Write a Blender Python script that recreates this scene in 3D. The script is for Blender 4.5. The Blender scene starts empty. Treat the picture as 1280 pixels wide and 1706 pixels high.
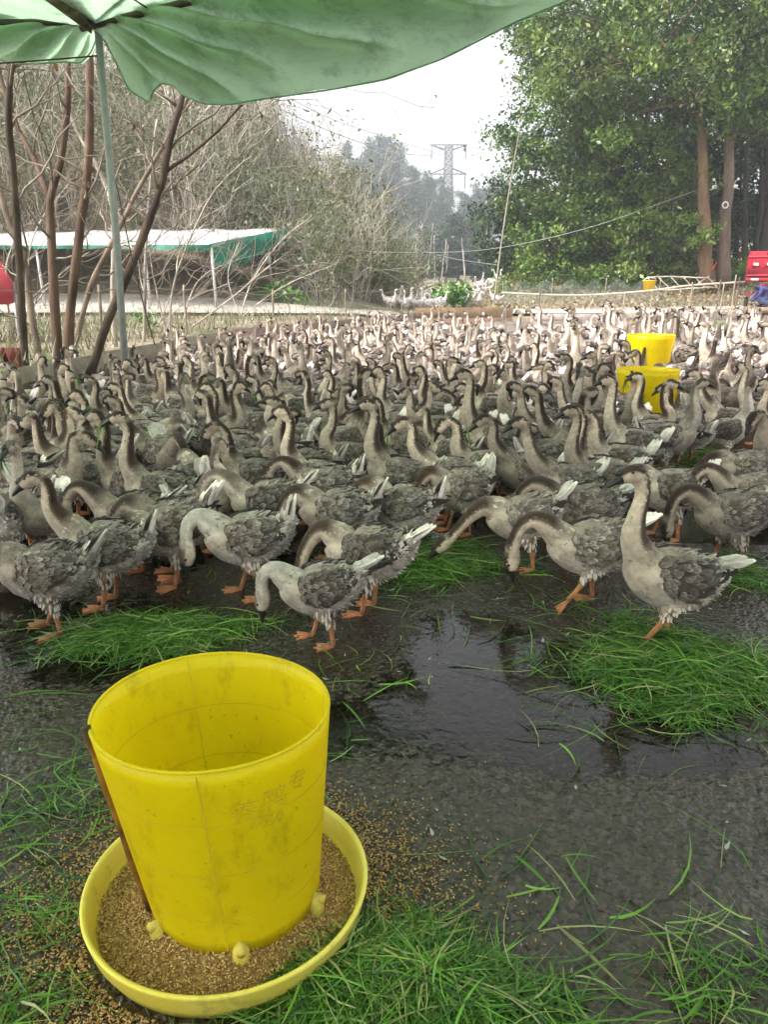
import bpy, math, random
import numpy as np
from mathutils import Vector, Matrix
R = math.radians
SC = bpy.context.scene
COL = SC.collection
rng = np.random.default_rng(7)
random.seed(7)

# ---------------------------------------------------------------- camera
CAM_H, PITCH, FPX = 1.5, R(16.4), 1282.0
cam_d = bpy.data.cameras.new('camera')
cam = bpy.data.objects.new('camera', cam_d); COL.objects.link(cam)
cam.location = (0, 0, CAM_H); cam.rotation_euler = (math.pi/2 - PITCH, 0, 0)
cam_d.sensor_fit = 'HORIZONTAL'; cam_d.sensor_width = 36.0
cam_d.lens = 36.0*FPX/1280.0
cam_d.clip_start = 0.05; cam_d.clip_end = 2000
SC.camera = cam

# ---------------------------------------------------------------- sky, sun, exposure
SUN_EL, SUN_AZ = R(50), R(-112)         # azimuth clockwise from +Y: high, to the left and a little behind
w = bpy.data.worlds.new('World'); SC.world = w; w.use_nodes = True
nt = w.node_tree; nt.nodes.clear()
sky = nt.nodes.new('ShaderNodeTexSky'); sky.sky_type = 'NISHITA'; sky.sun_disc = False
sky.sun_elevation = SUN_EL; sky.sun_rotation = SUN_AZ
sky.air_density = 1.0; sky.dust_density = 6.0; sky.ozone_density = 1.0
hs = nt.nodes.new('ShaderNodeHueSaturation'); hs.inputs['Saturation'].default_value = 0.10
bg = nt.nodes.new('ShaderNodeBackground'); bg.inputs['Strength'].default_value = 0.135
wo = nt.nodes.new('ShaderNodeOutputWorld')
nt.links.new(sky.outputs[0], hs.inputs['Color']); nt.links.new(hs.outputs[0], bg.inputs['Color'])
nt.links.new(bg.outputs[0], wo.inputs['Surface'])
sd = bpy.data.lights.new('sun', 'SUN'); sd.energy = 1.5; sd.angle = R(12); sd.color = (1.0, 0.955, 0.89)
sun = bpy.data.objects.new('sun', sd); COL.objects.link(sun)
_dv = Vector((math.sin(SUN_AZ)*math.cos(SUN_EL), math.cos(SUN_AZ)*math.cos(SUN_EL), math.sin(SUN_EL)))
sun.rotation_euler = _dv.to_track_quat('Z', 'Y').to_euler(); sun.location = _dv*60
vs = SC.view_settings
vs.view_transform = 'Standard'; vs.look = 'None'; vs.gamma = 1.0; vs.use_curve_mapping = False
vs.exposure = 1.6
cy = SC.cycles
cy.use_denoising = True
cy.max_bounces = 7; cy.diffuse_bounces = 3; cy.glossy_bounces = 3; cy.transmission_bounces = 5
cy.transparent_max_bounces = 14; cy.volume_bounces = 1
cy.use_adaptive_sampling = True; cy.adaptive_threshold = 0.025
cy.caustics_reflective = False; cy.caustics_refractive = False
cy.sample_clamp_indirect = 6.0

# ---------------------------------------------------------------- pixel helpers (photograph pixels, 1280 x 1706)
def ray(x, y):
    u, v = (x-640.0)/FPX, (853.0-y)/FPX
    c, s = math.cos(PITCH), math.sin(PITCH)
    return np.array([u, c+v*s, -s+v*c])
def at(x, y, d):            # point at ground distance d (world Y)
    r = ray(x, y); k = d/r[1]
    return np.array([0, 0, CAM_H]) + r*k
def on(x, y, z=0.0):        # point on the level z
    r = ray(x, y); k = (z-CAM_H)/r[2]
    return np.array([0, 0, CAM_H]) + r*k

# ---------------------------------------------------------------- mesh helpers
class MB:
    """collects points, faces, colours; build() links ONE mesh object"""
    def __init__(s): s.v=[]; s.f3=[]; s.f4=[]; s.fn=[]; s.c=[]; s.n=0
    def add(s, V, F, col=(1,1,1)):
        V = np.asarray(V, float).reshape(-1,3); o = s.n
        s.v.append(V); s.n += len(V)
        col = np.asarray(col, float)
        if col.ndim == 1: col = np.tile(col, (len(V),1))
        s.c.append(col)
        if isinstance(F, np.ndarray):
            (s.f3 if F.shape[1]==3 else s.f4).append(F+o)
        else:
            for f in F:
                if len(f)==3: s.f3.append(np.array([f])+o)
                elif len(f)==4: s.f4.append(np.array([f])+o)
                else: s.fn.append([i+o for i in f])
        return s
    def join(s, b, M=None):
        for V in b.v:
            pass
        V = np.vstack(b.v)
        if M is not None: V = V@np.array(M)[:3,:3].T + np.array(M)[:3,3]
        o = s.n; s.v.append(V); s.c.append(np.vstack(b.c)); s.n += len(V)
        s.f3 += [f+o for f in b.f3]; s.f4 += [f+o for f in b.f4]; s.fn += [[i+o for i in f] for f in b.fn]
        return s
    def mesh(s, name, mat, smooth=True, cols=True):
        V = np.vstack(s.v).astype(np.float32)
        f3 = np.vstack(s.f3).astype(np.int32) if s.f3 else np.zeros((0,3),np.int32)
        f4 = np.vstack(s.f4).astype(np.int32) if s.f4 else np.zeros((0,4),np.int32)
        fn = [np.array(f, np.int32) for f in s.fn]
        loops = np.concatenate([f3.ravel(), f4.ravel()]+fn).astype(np.int32)
        tot = np.concatenate([np.full(len(f3),3), np.full(len(f4),4), [len(f) for f in fn]]).astype(np.int32)
        start = np.concatenate([[0], np.cumsum(tot)[:-1]]).astype(np.int32)
        me = bpy.data.meshes.new(name)
        me.vertices.add(len(V)); me.vertices.foreach_set('co', V.ravel())
        me.loops.add(len(loops)); me.loops.foreach_set('vertex_index', loops)
        me.polygons.add(len(tot)); me.polygons.foreach_set('loop_start', start)
        me.polygons.foreach_set('loop_total', tot)
        if smooth: me.polygons.foreach_set('use_smooth', np.ones(len(tot), bool))
        if cols:
            ca = me.color_attributes.new('Col', 'FLOAT_COLOR', 'POINT')
            C = np.hstack([np.vstack(s.c), np.ones((len(V),1))]).astype(np.float32)
            ca.data.foreach_set('color', C.ravel())
        me.update(calc_edges=True); me.validate()
        if mat is not None: me.materials.append(mat)
        return me
    def build(s, name, mat, parent=None, smooth=True, cols=True, loc=None):
        return link(name, s.mesh(name, mat, smooth, cols), parent, loc)

def link(name, me, parent=None, loc=None):
    o = bpy.data.objects.new(name, me); COL.objects.link(o)
    if parent is not None: o.parent = parent
    if loc is not None: o.location = loc
    return o
def tag(o, label=None, cat=None, group=None, kind=None):
    if label: o['label'] = label
    if cat: o['category'] = cat
    if group: o['group'] = group
    if kind: o['kind'] = kind
    return o
def empty(name, loc=(0,0,0), rz=0, label=None, cat=None, group=None):
    o = bpy.data.objects.new(name, None); COL.objects.link(o)
    o.empty_display_size = 0.1
    o.location = loc; o.rotation_euler = (0,0,rz)
    return tag(o, label, cat, group)
def copy_tree(o, parent=None):
    c = o.copy(); COL.objects.link(c)
    c.parent = parent
    for ch in list(o.children): copy_tree(ch, c)
    return c

def catmull(P, n, closed=False):
    P = np.asarray(P, float); k = len(P)
    t = np.linspace(0, k-1, n); i = np.clip(np.floor(t).astype(int), 0, k-2); f = (t-i)[:,None]
    g = lambda j: P[np.clip(j,0,k-1)]
    p0,p1,p2,p3 = g(i-1),g(i),g(i+1),g(i+2)
    p0 = np.where((i==0)[:,None], 2*p1-p2, p0); p3 = np.where((i==k-2)[:,None], 2*p2-p1, p3)
    return 0.5*((2*p1)+(-p0+p2)*f+(2*p0-5*p1+4*p2-p3)*f*f+(-p0+3*p1-3*p2+p3)*f**3)

def frames(P):
    T = np.gradient(P, axis=0); T /= np.linalg.norm(T,axis=1)[:,None]+1e-9
    up = np.array([0,0,1.0]) if abs(T[0][2])<0.9 else np.array([0,1.0,0])
    S = np.zeros_like(P); s = np.cross(up, T[0]); s /= np.linalg.norm(s)
    for i in range(len(P)):
        s = s - T[i]*np.dot(s,T[i]); s /= np.linalg.norm(s)+1e-9; S[i]=s
    return T, S, np.cross(T,S)

def tube(mb, P, r, sides=8, col=(1,1,1), cap=True, flat=1.0):
    P = np.asarray(P,float); n=len(P)
    r = np.full(n,r,float) if np.isscalar(r) else np.asarray(r,float)
    T,S,D = frames(P)
    a = np.linspace(0,2*np.pi,sides,endpoint=False)
    V = P[:,None,:]+r[:,None,None]*(np.cos(a)[None,:,None]*S[:,None,:]+flat*np.sin(a)[None,:,None]*D[:,None,:])
    V = V.reshape(-1,3)
    i,j = np.meshgrid(np.arange(n-1),np.arange(sides),indexing='ij'); j2=(j+1)%sides
    F = np.stack([i*sides+j,i*sides+j2,(i+1)*sides+j2,(i+1)*sides+j],-1).reshape(-1,4)
    c = np.asarray(col,float)
    if c.ndim==2: c = np.repeat(c, sides, axis=0)
    mb.add(V,F,c)
    if cap and sides>2:
        o = mb.n-len(V)
        mb.fn.append([o+k for k in range(sides)][::-1]); mb.fn.append([o+(n-1)*sides+k for k in range(sides)])
    return mb

def box(mb, c, s, rot=None, col=(1,1,1), bev=0.0):
    c=np.asarray(c,float); h=np.asarray(s,float)/2
    if bev<=0:
        V=np.array([[x,y,z] for x in(-1,1) for y in(-1,1) for z in(-1,1)],float)*h
        F=[(0,1,3,2),(4,6,7,5),(0,4,5,1),(2,3,7,6),(0,2,6,4),(1,5,7,3)]
    else:
        b=min(bev,h.min()*0.9); V=[];idx={}
        for sx in(-1,1):
            for sy in(-1,1):
                for sz in(-1,1):
                    q=np.array([sx,sy,sz])
                    for ax in range(3):
                        p=q*(h-b); p[ax]=q[ax]*h[ax]
                        idx[(sx,sy,sz,ax)]=len(V); V.append(p)
        V=np.array(V); F=[]
        g=lambda x,y,z,a: idx[(x,y,z,a)]
        for ax in range(3):
            o=[k for k in range(3) if k!=ax]
            for s_ in(-1,1):
                def k(a,b_):
                    q=[0,0,0]; q[ax]=s_; q[o[0]]=a; q[o[1]]=b_; return g(*q,ax)
                f=[k(-1,-1),k(1,-1),k(1,1),k(-1,1)]; F.append(f)
        for ax in range(3):
            o=[k for k in range(3) if k!=ax]
            for a in(-1,1):
                for b_ in(-1,1):
                    q1=[0,0,0];q1[ax]=-1;q1[o[0]]=a;q1[o[1]]=b_
                    q2=list(q1);q2[ax]=1
                    F.append([g(*q1,o[0]),g(*q2,o[0]),g(*q2,o[1]),g(*q1,o[1])])
        for sx in(-1,1):
            for sy in(-1,1):
                for sz in(-1,1): F.append([g(sx,sy,sz,0),g(sx,sy,sz,1),g(sx,sy,sz,2)])
    if rot is not None: V = V@np.array(rot)[:3,:3].T
    mb.add(V+c,F,col); return mb
def rotz(a): return np.array([[math.cos(a),-math.sin(a),0],[math.sin(a),math.cos(a),0],[0,0,1]])
def bar(mb, a, b, wx, wz, col=(1,1,1), bev=0.0):    # straight plank from a to b
    a=np.asarray(a,float); b=np.asarray(b,float); t=b-a; L=np.linalg.norm(t); t/=L
    up=np.array([0,0,1.0]) if abs(t[2])<0.95 else np.array([0,1.0,0])
    s=np.cross(up,t); s/=np.linalg.norm(s); u=np.cross(t,s)
    return box(mb,(a+b)/2,(L,wx,wz),np.stack([t,s,u],1),col,bev)

# ---------------------------------------------------------------- materials
def mat(name, rough=0.8, base=None, spec=0.4):
    m=bpy.data.materials.new(name); m.use_nodes=True
    n=m.node_tree.nodes; b=n['Principled BSDF']
    b.inputs['Roughness'].default_value=rough; b.inputs['Specular IOR Level'].default_value=spec
    if base is not None: b.inputs['Base Color'].default_value=(*base,1)
    return m
def N(m, t, **kw):
    n=m.node_tree.nodes.new(t)
    for k,v in kw.items():
        if k in n.inputs: n.inputs[k].default_value=v
        else: setattr(n,k,v)
    return n
def L(m,a,b): m.node_tree.links.new(a,b)
def P(m): return m.node_tree.nodes['Principled BSDF']
def coords(m, kind='Object', scale=(1,1,1)):
    tc=N(m,'ShaderNodeTexCoord'); mp=N(m,'ShaderNodeMapping'); mp.inputs['Scale'].default_value=scale
    L(m,tc.outputs[kind],mp.inputs['Vector']); return mp.outputs[0]
def noise(m, vec, scale, detail=4, rough=0.6, dist=0.0):
    n=N(m,'ShaderNodeTexNoise'); n.inputs['Scale'].default_value=scale; n.inputs['Detail'].default_value=detail
    n.inputs['Roughness'].default_value=rough; n.inputs['Distortion'].default_value=dist
    L(m,vec,n.inputs['Vector']); return n.outputs['Fac']
def ramp(m, fac, stops):
    r=N(m,'ShaderNodeValToRGB'); e=r.color_ramp.elements
    while len(e)<len(stops): e.new(0.5)
    for i,(p,c) in enumerate(stops):
        e[i].position=p; e[i].color=(*c,1) if len(c)==3 else c
    L(m,fac,r.inputs[0]); return r.outputs[0]
def mixc(m, fac, a, b, mode='MIX'):
    n=N(m,'ShaderNodeMix',data_type='RGBA',blend_type=mode)
    for s,v in ((0,fac),(6,a),(7,b)):
        if hasattr(v,'is_linked') or hasattr(v,'links'): L(m,v,n.inputs[s])
        else: n.inputs[s].default_value = v if s==0 else (*v,1)
    return n.outputs[2]
def vcol(m):
    a=N(m,'ShaderNodeVertexColor'); a.layer_name='Col'; return a.outputs[0]
def bump(m, h, strength=0.5, dist=0.01, chain=None):
    b=N(m,'ShaderNodeBump'); b.inputs['Strength'].default_value=strength; b.inputs['Distance'].default_value=dist
    L(m,h,b.inputs['Height'])
    if chain is not None: L(m,chain,b.inputs['Normal'])
    return b.outputs[0]
def rnd(m, lo, hi):     # a per-object value
    o=N(m,'ShaderNodeObjectInfo'); r=N(m,'ShaderNodeMapRange'); r.inputs[3].default_value=lo; r.inputs[4].default_value=hi
    L(m,o.outputs['Random'],r.inputs[0]); return r.outputs[0]
def scalec(m, c, f):
    n=N(m,'ShaderNodeVectorMath',operation='SCALE'); L(m,c,n.inputs[0])
    if hasattr(f,'links'): L(m,f,n.inputs['Scale'])
    else: n.inputs['Scale'].default_value=f
    return n.outputs[0]

def m_vcol(name, rough=0.8, nscale=None, namp=0.3, bscale=None, bstr=0.3, bdist=0.004, spec=0.3, rvar=None, stretch=(1,1,1)):
    """vertex colour, mottled by noise, with fine relief"""
    m=mat(name,rough,spec=spec); c=vcol(m)
    if nscale:
        v=coords(m,'Object',stretch); f=noise(m,v,nscale,5,0.65)
        g=ramp(m,f,[(0.25,(1-namp,)*3),(0.75,(1+namp,)*3)]); c=mixc(m,1.0,c,g,'MULTIPLY')
        if bscale: L(m,bump(m,noise(m,v,bscale,4,0.7),bstr,bdist),P(m).inputs['Normal'])
    if rvar: c=scalec(m,c,rnd(m,*rvar))
    L(m,c,P(m).inputs['Base Color']); return m
def translucent(m, fac, tint=None):
    """add back-lighting to a thin sheet"""
    p=P(m); out=m.node_tree.nodes['Material Output']
    t=N(m,'ShaderNodeBsdfTranslucent'); mx=N(m,'ShaderNodeMixShader'); mx.inputs[0].default_value=fac
    bc=p.inputs['Base Color']
    if bc.links: L(m,bc.links[0].from_socket,t.inputs['Color'])
    else: t.inputs['Color'].default_value=bc.default_value
    if p.inputs['Normal'].links: L(m,p.inputs['Normal'].links[0].from_socket,t.inputs['Normal'])
    L(m,p.outputs[0],mx.inputs[1]); L(m,t.outputs[0],mx.inputs[2]); L(m,mx.outputs[0],out.inputs['Surface']); return m

M={}
M['leaf']=translucent(m_vcol('broad_leaf',0.45,spec=0.5),0.3)
M['grass']=translucent(m_vcol('cut_grass',0.4,spec=0.5),0.3)
M['bark']=m_vcol('bark',0.85,6,0.45,25,0.8,0.02,stretch=(1,1,0.25))
M['twig']=m_vcol('twig',0.85,8,0.3)
M['plume']=None
# ================================================================ SETTING: ground
def sm(t): t=np.clip(t,0,1); return t*t*(3-2*t)
WX=[-4.6,-4.25,-3.3,1.0,6.0,13.0,40.0]; WY=[2.0,8.3,16.0,26.6,27.4,28.0,30.0]     # foot of the plank wall round the pen
def terr(x,y):
    x=np.asarray(x,float); y=np.asarray(y,float)
    s=y-np.interp(x,WX,WY)-0.35
    s=np.where(x<-4.6,np.maximum(s,(-4.6-x)*2-0.2),s)
    base=-0.06+0.5*sm(s/0.3)
    bank=1.15*sm((y-29.5)/6.0)*sm((x-2.5)/4)
    hill=7.0*sm((1.5-x)/11.0)*sm((y-23.5)/17.0)
    far=9.0*sm((y-110)/80.0)
    return base+np.where(s>0,1,0)*(0.12*sm(s/2)+bank+hill+far)
def grid(xs,ys,zf):
    X,Y=np.meshgrid(xs,ys,indexing='ij'); Z=zf(X,Y); n,m=X.shape
    V=np.stack([X,Y,Z],-1).reshape(-1,3)
    i,j=np.meshgrid(np.arange(n-1),np.arange(m-1),indexing='ij')
    F=np.stack([i*m+j,(i+1)*m+j,(i+1)*m+j+1,i*m+j+1],-1).reshape(-1,4)
    return V,F
def vnoise(x,y,scale,seed):
    r=np.random.default_rng(seed); T=r.random((256,256))
    u=x/scale; v=y/scale; i=np.floor(u).astype(int); j=np.floor(v).astype(int); fu=sm(u-i); fv=sm(v-j)
    g=lambda a,b:T[a%256,b%256]
    return (g(i,j)*(1-fu)+g(i+1,j)*fu)*(1-fv)+(g(i,j+1)*(1-fu)+g(i+1,j+1)*fu)*fv
def pebble(x,y,cell,seed):
    r=np.random.default_rng(seed); T=r.random((128,128,3))
    u=x/cell; v=y/cell; i=np.floor(u).astype(int); j=np.floor(v).astype(int); h=np.zeros_like(u)
    for a in(-1,0,1):
        for b in(-1,0,1):
            q=T[(i+a)%128,(j+b)%128]
            d2=(u-(i+a+q[...,0]))**2+(v-(j+b+q[...,1]))**2
            rad=0.28+0.4*q[...,2]
            h=np.maximum(h,np.sqrt(np.clip(1-d2/rad**2,0,1))*rad)
    return h
def wetc(x,y): return np.exp(-(((x-0.35)/0.55)**2+((y-2.65)/0.7)**2))
def undul(x,y):
    return 0.014*sm((2.22-y)/0.3)+-0.0045*wetc(x,y)-0.007*np.exp(-(((x+1.15)/0.5)**2+((y-3.25)/0.45)**2))-0.004*np.exp(-(((x-1.3)/0.5)**2+((y-2.5)/0.3)**2))+0.016*(vnoise(x+50,y+50,0.9,3)-0.5)+0.012*(vnoise(x+50,y+50,0.37,4)-0.5)
def ybase(x,y):             # the pen floor rises gently towards the far right
    return 0.32*sm((np.asarray(x,float)-1.2)/2.5)*sm((np.asarray(y,float)-6.2)/4.0)
def yardz(x,y):
    und=undul(x,y)+ybase(x,y)
    g=np.clip(1-(y-3.6)/2.4,0,1)
    dry=0.30+0.70*np.clip((vnoise(x+9,y+9,0.42,5)-0.28)*2.4,0,1)
    dry=np.maximum(dry,0.7*wetc(x,y)); pb=pebble(x+20,y+20,0.026,6)*0.0105+pebble(x+20,y+20,0.013,8)*0.0060
    return und+g*dry*pb+(1-g)*0.004*vnoise(x+5,y+5,0.06,9)
# terrain reaching the horizon
xs=np.concatenate([np.linspace(-400,-40,14)[:-1],np.linspace(-40,-8,24)[:-1],np.linspace(-8,14,90)[:-1],np.linspace(14,45,22)[:-1],np.linspace(45,400,14)])
ys=np.concatenate([np.linspace(-80,0,8)[:-1],np.linspace(0,34,130)[:-1],np.linspace(34,70,30)[:-1],np.linspace(70,500,24)])
V,F=grid(xs,ys,lambda x,y:terr(x,y)+np.where(y>8.5,0.10*(vnoise(x+300,y+300,1.7,11)-0.5)*sm((y-np.interp(x,WX,WY)-1)/2),0))
m=M['earth']=mat('earth',0.95)
v=coords(m,'Object')
c=ramp(m,noise(m,v,0.9,6,0.7),[(0.3,(0.16,0.12,0.075)),(0.5,(0.27,0.22,0.15)),(0.7,(0.36,0.31,0.22))])
c=mixc(m,ramp(m,noise(m,v,0.35,4,0.6),[(0.5,(0,0,0)),(0.62,(0.8,0.8,0.8))]),c,(0.10,0.13,0.045))
c=mixc(m,1.0,c,ramp(m,noise(m,v,14,4,0.7),[(0.3,(0.6,0.6,0.6)),(0.7,(1.3,1.3,1.3))]),'MULTIPLY')
L(m,c,P(m).inputs['Base Color']); L(m,bump(m,noise(m,v,9,6,0.75),0.9,0.06),P(m).inputs['Normal'])
g=MB().add(V,F).build('ground',m,cols=False); tag(g,kind='structure',label='bare earth and leaf litter around the goose pen')

# wet aggregate floor of the pen, real pebbles near by
xs=np.concatenate([np.linspace(-4.7,-1.9,24)[:-1],np.linspace(-1.9,2.2,590)[:-1],np.linspace(2.2,16,60)])
yy_=[0.8]
while yy_[-1]<4.7: yy_.append(yy_[-1]+0.0042*max(1,yy_[-1]/1.15)**1.25)
ys=np.concatenate([np.linspace(-6,0.8,8)[:-1],yy_,np.linspace(4.75,8,60)[:-1],np.linspace(8,29,60)])
V,F=grid(xs,ys,yardz)
fc=V[F].mean(1); keep=(fc[:,1]<np.interp(fc[:,0],WX,WY)+0.25)&(fc[:,0]>-4.6)
m=M['yard']=mat('wet_aggregate',0.3,spec=0.5)
v=coords(m,'Object')
wet=ramp(m,noise(m,v,0.75,4,0.55,0.4),[(0.40,(0,0,0)),(0.58,(1,1,1))])
st=N(m,'ShaderNodeTexVoronoi'); st.inputs['Scale'].default_value=75; L(m,v,st.inputs['Vector'])
sc=ramp(m,st.outputs['Color'],[(0.1,(0.012,0.009,0.007)),(0.5,(0.034,0.025,0.019)),(0.95,(0.085,0.064,0.050))])
sc=mixc(m,ramp(m,noise(m,v,2.3,5,0.6),[(0.45,(0,0,0)),(0.7,(0.7,0.7,0.7))]),sc,(0.050,0.034,0.020))
sep=N(m,'ShaderNodeSeparateXYZ'); L(m,v,sep.inputs[0])
dry=N(m,'ShaderNodeMapRange'); dry.inputs[1].default_value=11; dry.inputs[2].default_value=24; L(m,sep.outputs['Y'],dry.inputs[0])
dl=N(m,'ShaderNodeMath',operation='MULTIPLY'); L(m,dry.outputs[0],dl.inputs[0]); dl.inputs[1].default_value=0.8
sc=mixc(m,dl.outputs[0],sc,(0.24,0.20,0.165))
sc=mixc(m,ramp(m,noise(m,v,0.9,5,0.65,0.5),[(0.48,(0,0,0)),(0.62,(0.75,0.75,0.75))]),sc,(0.030,0.021,0.013))
L(m,sc,P(m).inputs['Base Color'])
rr=ramp(m,wet,[(0,(0.06,)*3),(1,(0.12,)*3)])
rr=mixc(m,dl.outputs[0],rr,(0.75,)*3)
L(m,rr,P(m).inputs['Roughness'])
vb=N(m,'ShaderNodeTexVoronoi'); vb.inputs['Scale'].default_value=62; L(m,v,vb.inputs['Vector'])
vb.feature='SMOOTH_F1'; vb.inputs['Smoothness'].default_value=0.35
bn=bump(m,vb.outputs['Distance'],0.55,0.010)
bn=bump(m,noise(m,v,110,4,0.7),0.4,0.004,bn)
L(m,bn,P(m).inputs['Normal'])
yf=MB().add(V,F[keep]).build('yard_floor',m,cols=False); tag(yf,kind='structure',label='wet dark aggregate floor of the goose pen')

# standing water in the hollows: one flat sheet, the pebbles stand out of it
m=M['water']=mat('puddle_water',0.04)
n=m.node_tree.nodes; out=n['Material Output']
gl=N(m,'ShaderNodeBsdfGlossy'); gl.inputs['Roughness'].default_value=0.03; gl.inputs['Color'].default_value=(1,1,1,1)
tr=N(m,'ShaderNodeBsdfTransparent'); tr.inputs['Color'].default_value=(0.62,0.56,0.48,1)
fr=N(m,'ShaderNodeFresnel'); fr.inputs['IOR'].default_value=1.42
mx=N(m,'ShaderNodeMixShader'); v=coords(m,'Object')
bn=bump(m,noise(m,v,22,3,0.5,0.8),0.30,0.006); L(m,bn,gl.inputs['Normal']); L(m,bn,fr.inputs['Normal'])
L(m,fr.outputs[0],mx.inputs[0]); L(m,tr.outputs[0],mx.inputs[1]); L(m,gl.outputs[0],mx.inputs[2]); L(m,mx.outputs[0],out.inputs['Surface'])
V,F=grid(np.linspace(-4.4,9,60),np.linspace(1.9,11,50),lambda x,y:-0.0012+0.0085*sm((y-3.7)/1.2))
fc=V[F].mean(1); keep=(ybase(fc[:,0],fc[:,1])<0.0005)&(fc[:,1]<np.interp(fc[:,0],WX,WY)-0.2)
wt=MB().add(V,F[keep]).build('puddle',m,cols=False); tag(wt,kind='structure',label='shallow water standing on the pen floor')

# feathers shed on the wet floor
r=np.random.default_rng(15)
# pale concrete path on the terrace beyond the pen
m=M['conc']=mat('pale_concrete',0.85); v=coords(m,'Object')
L(m,ramp(m,noise(m,v,1.6,6,0.7),[(0.3,(0.30,0.27,0.23)),(0.7,(0.50,0.46,0.40))]),P(m).inputs['Base Color'])
L(m,bump(m,noise(m,v,30,4,0.7),0.4,0.01),P(m).inputs['Normal'])
xs=np.linspace(1.8,34,60); ys=np.linspace(0,1,6)
pv=[];
V,F=grid(xs,ys,lambda x,y:0*x)
yy=np.interp(V[:,0],WX,WY)+0.75+V[:,1]*1.7; V[:,1]=yy; V[:,2]=terr(V[:,0],yy)+0.10
pth=MB().add(V,F).build('path',m,cols=False); tag(pth,kind='structure',label='pale concrete path along the far edge of the pen')
V,F=grid(np.linspace(-14,0.6,40),ys,lambda x,y:0*x)
yy=24.5+(-V[:,0])*-0.02+V[:,1]*2.2; V[:,1]=yy; V[:,2]=terr(V[:,0],yy)+0.10
keep=V[:,1]>np.interp(V[:,0],WX,WY)+0.6
kf=keep[F].all(1)
pth2=MB().add(V,F[kf]).build('path',m,cols=False); tag(pth2,kind='structure',label='pale concrete apron in front of the far shed')

# ---------------------------------------------------------------- plank wall round the pen
m=M['plank']=m_vcol('weathered_plank',0.85,5,0.4,30,0.5,0.006,rvar=(0.8,1.2),stretch=(1,1,1))
def wall_run(pts, top, h, cols, name, label, rows=2):
    root=empty(name,(0,0,0)); tag(root,label,'wall')
    pts=np.array(pts,float)
    for a,b in zip(pts[:-1],pts[1:]):
        Ln=np.linalg.norm(b-a); k=max(1,int(round(Ln/2.4)))
        for q in range(k):
            p0=a+(b-a)*q/k; p1=a+(b-a)*(q+1)/k; d=(p1-p0)/np.linalg.norm(p1-p0)
            for rw in range(rows):
                hh=h/rows; z=top-hh*(rw+0.5)+rng.normal(0,0.006)
                mb=MB(); off=np.array([-d[1],d[0]])*rng.normal(0,0.008)
                A=np.array([*(p0+d*0.006+off),z+rng.normal(0,0.008)]); B=np.array([*(p1-d*0.006+off),z+rng.normal(0,0.008)])
                c=np.array(cols[rng.integers(len(cols))])
                bar(mb,A,B,0.035,hh-0.012,c,0.004); mb.build('plank',M['plank'],root,smooth=False)
            mb=MB(); nrm=np.array([-d[1],d[0]])
            pp=p0+nrm*0.055+d*0.1
            bar(mb,[*pp,-0.05],[*pp,top-0.02],0.06,0.05,(0.16,0.125,0.09),0.004); mb.build('post',M['plank'],root,smooth=False)
    return root
wall_run([(-4.42,4.6),(-4.25,8.3),(-3.3,16.0)],0.62,0.56,[(0.33,0.29,0.21),(0.28,0.25,0.18),(0.38,0.34,0.25)],'plank_wall','low weathered plank wall along the left side of the pen')
wall_run([(-3.3,16.0),(1.0,26.6)],0.62,0.56,[(0.36,0.29,0.24),(0.42,0.30,0.25),(0.33,0.27,0.21)],'plank_wall','low pinkish plank wall running away behind the flock')
wall_run([(1.0,26.6),(4.4,27.1)],0.78,0.7,[(0.27,0.15,0.10),(0.24,0.16,0.09),(0.28,0.18,0.13)],'plank_wall','short rust-brown board wall at the far corner of the pen',rows=2)
wall_run([(5.2,27.3),(13.0,28.0),(18,28.4)],0.58,0.34,[(0.45,0.36,0.32),(0.40,0.33,0.28)],'plank_wall','pale low kerb boards below the far path',rows=1)
# ================================================================ shade tarpaulin over the near end of the pen
m=M['tarp']=mat('green_tarp',0.55,spec=0.3); v=coords(m,'Object')
c=ramp(m,noise(m,v,0.8,5,0.6),[(0.3,(0.35,0.54,0.34)),(0.7,(0.45,0.64,0.43))])
mp=coords(m,'Object',(40,40,2.0))
dirt=ramp(m,noise(m,v,2.2,8,0.78),[(0.50,(0,0,0)),(0.70,(0.7,0.7,0.7))])
c=mixc(m,dirt,c,(0.12,0.17,0.10))
L(m,c,P(m).inputs['Base Color'])
L(m,bump(m,noise(m,coords(m,'Object',(1,1,3)),4,6,0.65),0.6,0.06),P(m).inputs['Normal'])
translucent(m,0.64)
hem_px=[(-420,100),(-250,88),(-120,100),(-40,96),(0,100),(35,108),(75,106),(110,104),(135,106),(152,88),(162,62),(176,70),(190,98),(214,150),(248,172),(256,152),(268,140),(288,142),(305,160),(340,174),(380,175),(450,164),(540,152),(640,134),(740,98),(850,42),(950,0),(1060,-55),(1200,-140)]
dep=lambda x: float(np.interp(x,[-420,165,640,950,1200],[9.3,8.9,7.6,6.8,6.2]))
hem=np.array([at(x,y,dep(x)+(0.05 if x<165 else 0)) for x,y in hem_px])
edge_z=lambda x: float(np.interp(x,[-420,0,100,165,300,640,1200],[4.18,4.14,4.04,3.98,4.12,4.25,4.5]))
nu=281; us=np.linspace(0,len(hem)-1,nu)
H=np.stack([np.interp(us,np.arange(len(hem)),hem[:,k]) for k in range(3)],1)
k5=np.array([1,2,3,2,1.])/9
Hs=H.copy()
for k in range(3): Hs[2:-2,k]=np.convolve(H[:,k],k5,'valid')
PX=np.interp(us,np.arange(len(hem)),[p[0] for p in hem_px])
rows=[]
nv=100
top_px=np.array([dep(x) for x in PX])
E=np.stack([Hs[:,0]*1.0,Hs[:,1]-0.18,np.array([edge_z(x) for x in PX])],1)
polex=at(165,40,8.9)[0]
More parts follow.
